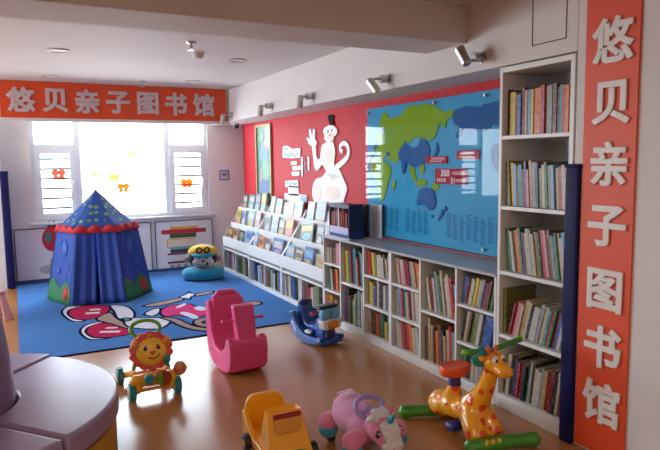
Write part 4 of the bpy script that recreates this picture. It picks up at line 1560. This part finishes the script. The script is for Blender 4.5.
hat = a.fuse('hat', mat('plush_yellow', '#d7ad2a', .95, bump=.3, bscale=150, sheen=.4, spec=.1), ps_, .012, 6)
hat.location.z = .035
MB().ell((0, -.11, .312), (.15, .08, .028), rot=(rad(14), 0, 0)).build('hat_brim', TEAL, hat)
g = MB()
for sx in (-.052, .052):
    g.ring((0, 0, 0), .036, .011, 22, 8, 0, T(sx, -.127, .378) @ Matrix.Rotation(rad(70), 4, 'X'))
g.cyl((-.02, -.130, .382), (.02, -.130, .382), .008, n=8)
g.build('goggles', BLACK, hat)

# ------------------------------------------------------------------ lion walker
lw = thing('lion_walker', 'yellow lion-faced baby walker with teal wheels before the rug', 'baby walker', (.77, 4.22, 0))
O = (.77, 4.22, 0)
YEL, YOR, TL, GRH, LRED = plastic('toy_yellow', '#f0ad1e'), plastic('toy_yellow_orange', '#e8962a'), plastic('toy_teal', '#178a92'), plastic('toy_green', '#5ba32c'), plastic('mane_red', '#dc3a2a')
for x, y, r in ((.625, 4.13, .06), (.93, 4.13, .06), (.60, 4.50, .06), (.935, 4.50, .06)):
    w = MB(O).cyl((x - .024, y, r), (x + .024, y, r), r, n=28).build('wheel', TL, lw, bevel=.012, seg=3)
    MB(O).cyl((x - .027, y, r), (x + .027, y, r), .024, n=18).build('hub_cap', YEL, w, bevel=.003)
    tr = MB(O)
    for q in range(14):
        an = 2 * pi * q / 14
        tr.cyl((x - .02, y + r * cos(an), r + r * sin(an)), (x + .02, y + r * cos(an), r + r * sin(an)), .0035, n=6)
    tr.build('tread', TL, w)
f = MB(O)
for x0, x1 in ((.665, .60), (.885, .935)):
    f.tube(spline([(x1 + (.035 if x1 < .7 else -.035), 4.50, .06), (x0 - .0, 4.36, .11), (x0, 4.20, .15)], 5), [.022] * 11, 10)
f.cyl((.60, 4.50, .06), (.935, 4.50, .06), .012)
f.cyl((.625, 4.13, .06), (.93, 4.13, .06), .012)
f.build('base_frame', YOR, lw)
bd = MB(O)
bd.ell((.775, 4.15, .125), (.145, .06, .05)).ell((.655, 4.13, .13), (.05, .045, .045)).ell((.89, 4.14, .12), (.05, .045, .05))
bd.ell((.66, 4.13, .08), (.033, .04, .045)).ell((.895, 4.13, .075), (.033, .04, .045))
body = bd.fuse('body', YEL, lw, .010, 8)
MB(O).cyl((.83, 4.105, .135), (.83, 4.075, .135), .055, .052, n=28).build('spinner_disc', plastic('toy_brown_red', '#9c3322'), body, bevel=.005)
MB(O).prism([(.83 + .048 * cos(a_), .135 + .048 * sin(a_)) for a_ in [rad(100 + 160 * k / 12) for k in range(13)]], 4.071, 4.076, 0, axes='xz').build('spinner_wedge', GRH, body)
MB(O).cyl((.735, 4.10, .145), (.735, 4.07, .145), .035, n=20).build('blue_button', plastic('toy_sea_blue', '#2b8d9c'), body, bevel=.006)
rl = MB(O)
rl.ell((.952, 4.12, .175), (.045, .042, .05))
rl_ = rl.build('roller_ball', plastic('toy_tan', '#c78a4a'), lw)
MB(O).ring((.952, 4.12, .175), .044, .006, 24, 8, sx=1.03, sy=.98).build('roller_band', LRED, rl_)
MB(O).cyl((.93, 4.14, .15), (.90, 4.15, .13), .014).build('roller_arm', YEL, lw)
# head: lobed mane disc behind a round face, leaning back
HM = T(.775, 4.19, .308) @ Matrix.Rotation(rad(-14), 4, 'X')
mn = MB(O)
lob = []
for k in range(96):
    an = 2 * pi * k / 96
    r_ = .128 + .016 * abs(sin(an * 7))
    lob.append((r_ * 1.06 * cos(an), r_ * .96 * sin(an)))
mn.prism(lob, -.01, .035, 0, HM, 'xz')
mane = mn.build('mane', LRED, lw, bevel=.008, seg=3)
fc = MB(O)
fc.ell((0, -.01, -.004), (.105, .03, .096), 0, 30, 16, HM)
face = fc.build('face', plastic('face_yellow', '#ffc23a'), lw)
for sx in (-1, 1):
    e_ = MB(O).ell((sx * .108, -.018, .055), (.03, .016, .03), 0, 18, 10, HM).build('ear', YOR, face)
    MB(O).ell((sx * .108, -.030, .055), (.017, .009, .017), 0, 14, 8, HM).build('inner_ear', plastic('toy_pink_ear', '#d98a62'), e_)
    ey = MB(O).ell((sx * .043, -.034, .022), (.015, .008, .018), 0, 16, 10, HM).build('eye', plastic('eye_brown', '#2a140c', .2), face)
    MB(O).ell((sx * .043 + .004, -.041, .029), (.005, .003, .005), 0, 8, 6, HM).build('eye_glint', EYEW, ey)
MB(O).prism([(-.024, .0), (.024, .0), (.008, -.026), (-.008, -.026)], -.046, -.03, 0, HM, 'xz').build('nose', LRED, face, bevel=.005)
MB(O).tube([HM @ Vector(p) for p in spline([(-.03, -.037, -.04), (.0, -.041, -.052), (.035, -.037, -.04), (.05, -.032, -.025)], 5)], .0035, 6).build('mouth', plastic('eye_brown', '#2a140c', .2), face)
MB(O).tube([HM @ Vector(p) for p in [(-.02, -.02, .088), (.0, -.012, .112), (.015, -.02, .09)]], .010, 8).build('forelock', YOR, face)
MB(O).ell((.868, 4.13, .252), (.026, .022, .03)).build('teal_bead', TL, lw)
MB(O).tube([(.868, 4.14, .24), (.85, 4.17, .23)], .010, 8).build('bead_arm', YEL, lw)
hn = MB(O)
hn.tube([(.79 + .105 * cos(2 * pi * k / 30), 4.47 - .03 * sin(2 * pi * k / 30) * -1, .395 + .055 * sin(2 * pi * k / 30)) for k in range(30)], .014, 12, closed=True)
for sx in (-1, 1):
    hn.tube(spline([(.79 + sx * .07, 4.45, .355), (.785 + sx * .075, 4.41, .25), (.775 + sx * .10, 4.37, .115)], 5), .014, 10)
hn.build('push_handle', GRH, lw)

# ------------------------------------------------------------------ pink rocker
PK = plastic('rocker_pink', '#e34d8a', .38, .15)
pr = thing('rocking_horse', 'pink plastic rocking horse with side handles just off the rug', 'rocking toy', (1.48, 4.42, 0), rad(4))
arc = [(.27, .20), (.24, .10), (.17, .035), (.08, .006), (0, 0), (-.09, .006), (-.17, .03), (-.215, .075)]
wing = round_poly([(.235, .51), (.285, .49)] + arc + [(-.225, .18), (-.205, .27), (-.165, .295), (-.13, .27), (-.10, .20), (.0, .15), (.10, .17), (.165, .26), (.195, .42)], .03, 4)
for x0, x1 in ((-.155, -.115), (.115, .155)):
    MB().prism(wing, x0, x1, 0, axes='yz').build('side_rocker', PK, pr, bevel=.012, seg=3)
bod = round_poly([(.20, .545), (.255, .545), (.262, .30)] + [(y, z + .012) for y, z in arc[1:-1]] + [(-.205, .10), (-.205, .24), (-.12, .27), (-.07, .165), (.10, .15), (.165, .22), (.19, .40)], .03, 4)
MB().prism(bod, -.117, .117, 0, axes='yz').build('seat_body', PK, pr, bevel=.010, seg=3)
MB().rbox(-.150, .150, -.214, -.09, .03, .275, .03, 4).build('front_block', PK, pr)
# head: a broad upright wedge
hm_ = MB()
hv = [(-.062, -.20, .22), (.078, -.20, .22), (.078, -.09, .22), (-.062, -.09, .22), (-.10, -.165, .525), (.075, -.165, .525), (.07, -.10, .535), (-.095, -.10, .535)]
hm_.add(hv, [(3, 2, 1, 0), (4, 5, 6, 7), (0, 1, 5, 4), (1, 2, 6, 5), (2, 3, 7, 6), (3, 0, 4, 7)])
hd_ = hm_.build('head', PK, pr, bevel=.016, seg=3)
MB().cyl((-.165, -.13, .415), (.145, -.13, .415), .011, n=12).build('handle_bar', PK, hd_)
for sx in (-.168, .148):
    MB().ell((sx, -.13, .415), (.016, .016, .016)).build('handle_knob', PK, hd_)
MB().ell((.0, -.03, .17), (.08, .07, .03)).build('saddle', PK, pr)
MB().tube([(-.11, .225, .5), (-.06, .23, .562), (.06, .23, .562), (.11, .225, .5)], .022, 10).build('back_rail', PK, pr)

# ------------------------------------------------------------------ blue rocking motorbike
bl = thing('rocking_motorbike', 'dark blue rocking motorbike with orange headlamp beside the low bookcase', 'rocking toy', (2.325, 4.755, 0), rad(13))
bl.scale = (.90, .95, 1.0)
BLU = plastic('rocker_blue', '#0f4a9c', .28, .4)
BLD = plastic('rocker_dark_blue', '#0f2558', .3, .3)
rk = [(.235, .25), (.225, .14), (.18, .07), (.10, .02), (0, 0), (-.10, .004), (-.19, .022), (-.245, .05)]
rki = [(-.24, .085), (-.18, .075), (-.09, .075), (0, .08), (.06, .11), (.11, .16), (.14, .21), (.165, .26)]
for x0, x1 in ((-.155, -.105), (.105, .155)):
    MB().prism(round_poly(rk + rki, .012, 3), x0, x1, 0, axes='yz').build('rocker_rail', BLU, bl, bevel=.012, seg=3)
MB().rbox(-.14, .14, -.245, -.09, .012, .062, .02).build('front_foot_plate', BLU, bl)
MB().rbox(-.12, .12, .08, .19, .05, .085, .012).build('rear_foot_plate', BLD, bl)
sb = MB()
sb.prism(round_poly([(-.20, .04), (-.20, .22), (-.10, .24), (-.05, .16), (.05, .15), (.10, .20), (.13, .33), (.19, .335), (.205, .20), (.14, .08), (.0, .04)], .03, 4), -.075, .075, 0, axes='yz')
sb.build('seat_body', BLU, bl, bevel=.02, seg=3)
MB().ell((0, .155, .325), (.085, .045, .035)).build('backrest_pad', BLD, bl)
fa = MB()
fa.prism(round_poly([(-.105, .15), (.105, .15), (.12, .235), (-.12, .235)], .02, 4), -.255, -.165, 0, axes='xz')
fr_ = fa.build('fairing', plastic('fairing_grey', '#d2d4da', .3), bl, bevel=.014, seg=3)
MB().rbox(-.06, .06, -.268, -.25, .160, .228, .014).build('headlamp', plastic('lamp_orange', '#e8871a', .15, .6), fr_)
ws = MB()
ws.prism(round_poly([(-.115, .235), (.115, .235), (.10, .325), (-.10, .325)], .02, 4), -.225, -.17, 0, axes='xz')
ws_ = ws.build('windscreen', plastic('screen_blue', '#6db6ea', .12, .6), bl, bevel=.012, seg=3)
MB().box(-.025, .02, -.2275, -.222, .24, .32).build('screen_stripe', plastic('stripe_green', '#5f8f7c', .3), ws_)
MB().rbox(-.115, .115, -.20, -.10, .325, .35, .010).build('dash_cover', plastic('dash_dark', '#17191f', .4), bl)
MB().cyl((-.15, -.12, .285), (.15, -.12, .285), .012, n=12).build('handle_bar', plastic('bar_red', '#b3202c', .3), bl)
for sx in (-1, 1):
    MB().cyl((sx * .11, -.12, .285), (sx * .165, -.12, .285), .018, n=14).build('hand_grip', plastic('bar_red', '#b3202c', .3), bl, bevel=.005)
MB().prism([(.13, .075), (.105, .10), (.17, .19), (.185, .16)], -.1575, -.1545, 0, axes='yz').build('side_sticker', plastic('sticker_pale', '#9fb2d6', .4), bl)
MB().ell((-.11, -.02, .10), (.03, .05, .02)).build('foot_rest', plastic('fairing_grey', '#d2d4da', .3), bl)
MB().prism(round_poly([(-.06, .06), (.06, .06), (.05, .15), (-.05, .15)], .01), -.222, -.198, 0, axes='xz').build('front_panel', BLD, bl, bevel=.006)

# ------------------------------------------------------------------ yellow ride-on car
yc = thing('ride_on_car', 'yellow ride-on car with a dark red bar at the photo bottom', 'ride-on toy', (1.21, 3.0, 0), rad(-3))
yc.scale = (1, 1, .93)
YC = plastic('car_yellow', '#f0a41e', .3, .3)
sh = MB()
side = [(.20, .05), (.205, .20), (.17, .20), (.02, .09), (-.08, .10), (-.17, .10), (-.21, .05)]
for x0, x1 in ((-.135, -.105), (.105, .135)):
    sh.prism(round_poly(side, .02), x0, x1, 0, axes='yz')
sh.prism(round_poly([(.20, .05), (.20, .10), (-.20, .10), (-.20, .05)], .02), -.105, .105, 0, axes='yz')
sh.build('chassis', YC, yc, bevel=.008, seg=2)
bk = MB()
bk.prism(round_poly([(-.125, .08), (.125, .08), (.12, .22), (.085, .292), (-.095, .292), (-.125, .22)], .045, 5), .165, .20, 0, axes='xz')
bk.build('backrest', YC, yc, bevel=.012, seg=3)
cn = MB()
cv = [(-.115, -.235, .04), (.135, -.235, .04), (.125, -.02, .06), (-.11, -.02, .06), (-.10, -.17, .315), (.085, -.17, .315), (.08, -.10, .315), (-.095, -.10, .315)]
cn.add(cv, [(3, 2, 1, 0), (0, 1, 5, 4), (1, 2, 6, 5), (3, 0, 4, 7), (2, 3, 7, 6)])
cn.add([(-.10, -.17, .315), (.085, -.17, .315), (.08, -.10, .315), (-.095, -.10, .315), (-.08, -.15, .295), (.065, -.15, .295), (.06, -.115, .295), (-.075, -.115, .295)],
       [(0, 1, 5, 4), (1, 2, 6, 5), (2, 3, 7, 6), (3, 0, 4, 7), (4, 5, 6, 7)])
co = cn.build('front_console', YC, yc, bevel=.008, seg=3)
MB().prism(round_poly([(-.075, .20), (.065, .20), (.075, .285), (-.08, .285)], .03, 5), -.2135, -.17, 0, None, 'xz').build('grip_recess', plastic('car_yellow_deep', '#d99540', .35), co, bevel=.004)
MB().cyl((-.075, -.185, .293), (.075, -.185, .293), .014, n=16).build('grip_bar', plastic('bar_dark_red', '#8f1420', .3), co)
lg = MB().prism([(.035 + .095 * cos(a_), .035 + .065 * sin(a_)) for a_ in [rad(180 * k / 14) for k in range(15)]], -.238, -.215, 0, None, 'xz')
lo_ = lg.build('front_badge', plastic('badge_green', '#1f7a3a', .35), co)
MB().prism([(.045 + .055 * cos(a_), .035 + .045 * sin(a_)) for a_ in [rad(180 * k / 12) for k in range(13)]], -.241, -.236, 0, None, 'xz').build('badge_disc', plastic('badge_grey', '#aab4ac', .35), lo_)
for x in (-.15, .15):
    for y in (.07, -.17):
        w = MB().cyl((x - .018, y, .05), (x + .018, y, .05), .05, n=24).build('wheel', BLACK, yc, bevel=.008)
        MB().cyl((x - .02, y, .05), (x + .02, y, .05), .022, n=16).build('hub_cap', YC, w)

# ------------------------------------------------------------------ plush unicorn ride-on
un = thing('unicorn_ride_on', 'pink plush unicorn ride-on with a lavender steering ring', 'ride-on toy', (1.64, 2.795, 0), rad(3))
un.scale = (1, 1, .94)
PINK = mat('plush_pink', '#d67a9e', .95, vary=.06, bump=.4, bscale=130, sheen=.5, spec=.1)
LIL = mat('plush_lilac', '#cf8fb4', .95, vary=.05, bump=.4, bscale=130, sheen=.5, spec=.1)
PTEAL = mat('plush_aqua', '#2f8fa8', .95, bump=.4, bscale=130, sheen=.5, spec=.1)
PWH = mat('plush_white', '#cbc5c8', .95, bump=.6, bscale=90, sheen=.5, spec=.1)
a = MB()
a.ell((0, .06, .175), (.125, .165, .105)).ell((0, .12, .205), (.105, .09, .09)).ell((0, -.06, .16), (.115, .10, .095)).ell((0, .02, .22), (.085, .13, .055))
a.fuse('body', LIL, un, .011, 8)
for sx, sy, lab in ((-1, .16, 0), (1, .16, 0), (-1.12, -.12, 0), (1.2, -.13, 0)):
    a = MB()
    a.ell((sx * .125, sy, .125), (.055, .06, .06)).ell((sx * .12, sy, .09), (.05, .055, .045)).ell((sx * .09, sy, .14), (.06, .05, .045))
    lg = a.fuse('leg', PINK, un, .010, 6)
    a = MB()
    a.ell((sx * .125, sy - .005, .085), (.058, .062, .036)).ell((sx * .125, sy - .005, .065), (.052, .056, .028))
    a.fuse('hoof', PTEAL, lg, .009, 5)
    wv = MB()
    wv.cyl((sx * .105 - .018, sy, .032), (sx * .105 + .018, sy, .032), .032, n=20)
    wv.build('wheel', BLACK, lg, bevel=.006)
a = MB()
a.ell((0, -.21, .20), (.085, .08, .08)).ell((0, -.155, .195), (.075, .07, .065)).ell((0, -.25, .165), (.072, .06, .058))
hd = a.fuse('head', PINK, un, .009, 7)
a = MB()
a.ell((0, -.295, .138), (.066, .046, .042)).ell((0, -.28, .125), (.06, .044, .036))
mz = a.fuse('muzzle', PWH, hd, .008, 5)
for sx in (-1, 1):
    ey = MB().ell((sx * .066, -.258, .205), (.013, .018, .022), rot=(0, 0, sx * .5)).build('eye', BLACK, hd)
    MB().ell((sx * .071, -.274, .213), (.004, .004, .006)).build('eye_glint', EYEW, ey)
    a = MB()
    a.ell((sx * .062, -.185, .275), (.018, .012, .032), rot=(0, sx * .5, 0))
    a.build('ear', PINK, hd)
    MB().ell((sx * .022, -.337, .143), (.005, .004, .005)).build('nostril', PINK, mz)
a = MB()
R = random.Random(11)
for k in range(44):
    u_, v_ = R.uniform(-1, 1), R.uniform(0, 1)
    a.ell((u_ * (.052 - .012 * v_), -.262 - .05 * v_ + R.uniform(-.006, .006), .272 - .105 * v_ - .02 * abs(u_)), (.013, .014, .026), 0, 8, 6)
a.fuse('forelock', PWH, hd, .007, 3)
a = MB()
for k in range(32):
    a.ell((R.uniform(-.075, .05), -.18 + R.uniform(-.035, .05), .275 + R.uniform(-.03, .012)), (.022, .024, .018), 0, 8, 6)
a.fuse('mane', PWH, un, .008, 3)
MB().lathe([(.018, 0), (.015, .02), (.010, .045), (.002, .07)], 14, (0, 0, 0), 0, T(.0, -.272, .272) @ Matrix.Rotation(rad(35), 4, 'X')).build('horn', mat('horn_teal', '#1f8fae', .5), hd)
RM = T(-.015, -.105, .295) @ Matrix.Rotation(rad(48), 4, 'X')
LAV = plastic('ring_lavender', '#9a80c4', .35)
sr = MB().ring((0, 0, 0), .074, .014, 36, 12, 0, RM, 1.15, .85).build('steering_ring', LAV, un)
a = MB()
a.cyl(RM @ Vector((-.08, -.02, 0)), RM @ Vector((.08, -.02, 0)), .012, n=10)
a.build('ring_spoke', LAV, sr)
MB().cyl((-.01, -.085, .22), RM @ Vector((0, 0, 0)), .014, .012).build('steering_stem', LAV, un)
a = MB()
for k in range(9):
    a.tube(spline([(-.03 + .008 * k, .20, .262), (-.03 + .008 * k + R.uniform(-.01, .01), .17, .285), (-.025 + .008 * k, .11 + R.uniform(-.02, .02), .275)], 4), .008, 6)
a.build('tail_hair', LIL, un)

# ------------------------------------------------------------------ giraffe ride-on
gf = thing('giraffe_ride_on', 'orange-spotted yellow giraffe ride-on with green feet before tall bookcase', 'ride-on toy', (2.25, 2.68, 0))
O = (2.25, 2.68, 0)
GO = spotted('giraffe_orange', '#eea01c', '#dc4a16', 16, .37, .2, .9)
GP = plastic('giraffe_plain', '#eea01c', .25, .4)
GG = plastic('giraffe_green', '#3f8a24', .3, .3)
a = MB(O)
a.ell((2.28, 2.87, .105), (.095, .105, .082))
a.ell((2.25, 2.76, .14), (.075, .10, .075))
a.tube(spline([(2.25, 2.76, .16), (2.25, 2.745, .24), (2.25, 2.735, .285)], 4), [.065, .063, .058, .053, .048, .043, .04, .037, .036], 14)
a.tube(spline([(2.28, 2.84, .115), (2.26, 2.66, .145), (2.265, 2.57, .175)], 5), [.075, .074, .073, .072, .071, .07, .07, .07, .07, .07, .07], 14)
a.ell((2.265, 2.565, .175), (.10, .09, .09))
a.tube(spline([(2.265, 2.58, .19), (2.268, 2.52, .27), (2.27, 2.475, .36), (2.27, 2.45, .44)], 5), [.086, .081, .076, .071, .066, .062, .058, .055, .052, .05, .048, .046, .045, .044, .044, .044], 14)
# splayed front legs flow down to the foot bar, the rear pair to the back bar
for sx in (-1, 1):
    a.tube(spline([(2.265 + sx * .03, 2.56, .16), (2.255 + sx * .055, 2.50, .10), (2.25 + sx * .065, 2.455, .05)], 4), [.072, .071, .07, .069, .067, .064, .061, .059, .057], 12)
    a.tube(spline([(2.28 + sx * .03, 2.86, .12), (2.28 + sx * .05, 2.885, .06)], 4), .05, 12)
body = a.fuse('body', GO, gf, .009, 8)
hd = MB(O)
hd.ell((2.27, 2.43, .492), (.055, .063, .054)).ell((2.275, 2.375, .468), (.048, .058, .038)).ell((2.277, 2.345, .46), (.05, .032, .034))
head = hd.fuse('head', GP, gf, .007, 6)
for sx in (-1, 1):
    e_ = MB(O).ell((2.272 + sx * .026, 2.392, .518), (.019, .013, .021)).build('eye', EYEW, head)
    MB(O).ell((2.272 + sx * .024, 2.381, .516), (.009, .006, .011)).build('pupil', BLACK, e_)
    MB(O).ell((2.275 + sx * .022, 2.318, .468), (.005, .004, .004)).build('nostril', plastic('nostril_brown', '#7c3c10', .4), head)
    hn = MB(O).tube([(2.27 + sx * .022, 2.44, .53), (2.27 + sx * .027, 2.445, .562)], [.011, .009], 10)
    hn.ell((2.27 + sx * .028, 2.446, .568), (.015, .013, .013))
    hn.build('horn', plastic('horn_orange', '#d9641c', .3), head)
    MB(O).ell((2.27 + sx * .06, 2.455, .515), (.026, .010, .016), rot=(0, sx * -.4, 0)).build('ear', GP, head)
# green handle with a teal middle, behind the head
MB(O).ell((2.245, 2.49, .51), (.075, .03, .06)).build('handle_hub', plastic('giraffe_teal', '#16908a', .3), gf)
hb = MB(O).tube([(2.12, 2.495, .555), (2.20, 2.49, .545), (2.27, 2.49, .53), (2.36, 2.49, .545), (2.52, 2.485, .57)], [.019, .017, .018, .016, .015], 12)
hbo = hb.build('handle_bar', GG, gf)
for x, z in ((2.12, .555), (2.52, .57)):
    MB(O).ell((x, 2.49, z), (.02, .02, .02)).build('handle_knob', plastic('grip_green', '#63b51f', .3), hbo)
MB(O).lathe([(.040, .27), (.036, .30), (.042, .345)], 20, (2.25, 2.735, 0)).build('seat_post', plastic('post_purple', '#3c2a6e', .35), gf)
st = MB(O)
st.lathe([(.04, .328), (.09, .335), (.099, .35), (.101, .38), (.094, .392), (.07, .388), (.0005, .386)], 30, (0, 0, 0), 0, T(2.25, 2.735, 0) @ Matrix.Diagonal((1, .72, 1, 1)))
st.build('seat', plastic('seat_orange_red', '#e2531a', .42, .05), gf)
for ends in (((2.07, 2.985), (2.15, 2.955), (2.28, 2.91), (2.42, 2.90), (2.53, 2.91)), ((2.12, 2.425), (2.18, 2.408), (2.26, 2.388), (2.38, 2.36), (2.475, 2.335))):
    fb = MB(O)
    fb.tube(spline([(x, y, .044 if i in (0, 4) else .047) for i, (x, y) in enumerate(ends)], 5), [.042 if k in (0, 20) else .041 - .003 * abs(sin(k * .3)) for k in range(21)], 14)
    for i in (0, 4):
        fb.ell((ends[i][0], ends[i][1], .045), (.048, .045, .044))
    fo = fb.fuse('foot_bar', GG, gf, .009, 6)
    if ends[0][1] < 2.6:
        for x in (2.185, 2.22, 2.26):
            MB(O).ell((x, 2.366 - .2 * (x - 2.25), .070), (.016, .012, .018)).build('toe', plastic('toe_yellow', '#d8b63a', .3), fo)
MB(O).rbox(2.15, 2.235, 2.63, 2.70, .03, .075, .012).build('pedal', plastic('pedal_blue', '#24368f', .3), gf)
MB(O).cyl((2.235, 2.665, .055), (2.26, 2.67, .12), .012).build('pedal_arm', plastic('pedal_blue', '#24368f', .3), gf)

# ------------------------------------------------------------------ round lavender sofa
VIN = mat('lavender_vinyl', '#927b9c', .28, vary=.04, scale=4, bump=.18, bscale=5)
VIN2 = mat('lavender_vinyl_dark', '#7c6485', .36, bump=.15, bscale=6)
SC0 = (-.42, 3.48)
sp_ = thing('sofa_pillar', 'lavender tapered backrest pillar rising from the round sofa', 'sofa backrest', (SC0[0], SC0[1], 0))
pb = MB()
pb.lathe([(.355, 0), (.364, .02), (.364, .40), (.355, .55), (.325, .80), (.300, .95), (.275, .99), (.24, 1.005), (.0008, 1.01)], 48)
pbo = pb.build('padded_body', VIN2, sp_)
for k in range(4):
    a_ = rad(50 + 90 * k)
    MB().tube([(.366 * cos(a_), .366 * sin(a_), .41), (.357 * cos(a_), .357 * sin(a_), .55), (.3025 * cos(a_), .3025 * sin(a_), .95)], .004, 6).build('seam_piping', mat('piping_dark', '#4b3d57', .5), pbo)


def wedge(label, a0, a1, R1=.865, sm=.0, ln=0.):
    t = thing('sofa_wedge', label, 'sofa seat', (SC0[0], SC0[1], 0), 0, 'wedge seats of the round sofa')
    g_ = .009
    def outline(r0, r1, g):
        o_ = []
        for i in range(25):
            a = a0 + (a1 - a0) * i / 24
            o_.append((r1 * cos(a), r1 * sin(a)))
        for i in range(13):
            a = a1 + (a0 - a1) * i / 12
            o_.append((r0 * cos(a), r0 * sin(a)))
        c_ = Vector((cos((a0 + a1) / 2), sin((a0 + a1) / 2))) * g / sin((a1 - a0) / 2)
        return [(x + c_.x, y + c_.y) for x, y in o_]
    r0 = .357
    MB().prism(outline(r0, R1 - .035, g_), .0, .275, 0).build('base_block', VIN2, t, bevel=.008)
    MB().prism([((R1 - .016) * cos(a), (R1 - .016) * sin(a)) for a in [a0 + (a1 - a0) * (.05 + .35 * i / 10) for i in range(11)]] + [((R1 - .045) * cos(a), (R1 - .045) * sin(a)) for a in [a0 + (a1 - a0) * (.40 - .35 * i / 10) for i in range(11)]], .03, .262, 0).build('base_patch', mat('vinyl_mustard', '#b88a2a', .45), t)
    cu = MB().prism(outline(r0, R1 - .01, g_), .275, .395, 0).build('seat_cushion', VIN, t, bevel=.020, seg=4)
    return t


wedge('big lavender sofa wedge seat facing the lion walker', rad(-50), rad(50))
wedge('lavender sofa wedge seat behind, towards the rug', rad(50), rad(130), .90)
wedge('lavender sofa wedge seat cut off at the lower corner of photo', rad(-130), rad(-50))

# ------------------------------------------------------------------ pale pink child chair at the edge
ch = thing('child_chair', 'pale pink child chair at the rug corner beside the column', 'chair', (-.34, 7.12, 0), rad(15))
PC = plastic('chair_pink', '#d7a3ae', .4)
MB().rbox(-.17, .17, -.16, .16, .285, .31, .012).build('seat', PC, ch)
for sx in (-1, 1):
    for sy in (-1, 1):
        l = MB()
        l.add([(sx * .13 + dx * .028, sy * .12 + dy * .022, .29) for dx, dy in ((-1, -1), (1, -1), (1, 1), (-1, 1))] + [(sx * .175 + dx * .042, sy * .155 + dy * .022, 0) for dx, dy in ((-1, -1), (1, -1), (1, 1), (-1, 1))],
              [(0, 1, 2, 3), (7, 6, 5, 4), (0, 4, 5, 1), (1, 5, 6, 2), (2, 6, 7, 3), (3, 7, 4, 0)])
        l.build('leg', PC, ch, bevel=.006)
MB().tube(spline([(-.155, .15, .30), (-.16, .18, .48), (-.11, .20, .58), (0, .205, .61), (.11, .20, .58), (.16, .18, .48), (.155, .15, .30)], 5), .02, 10).build('backrest', PC, ch)
MB().prism(round_poly([(-.12, .36), (.12, .36), (.10, .53), (-.10, .53)], .04), .165, .185, 0, axes='xz').build('back_panel', PC, ch, bevel=.005)
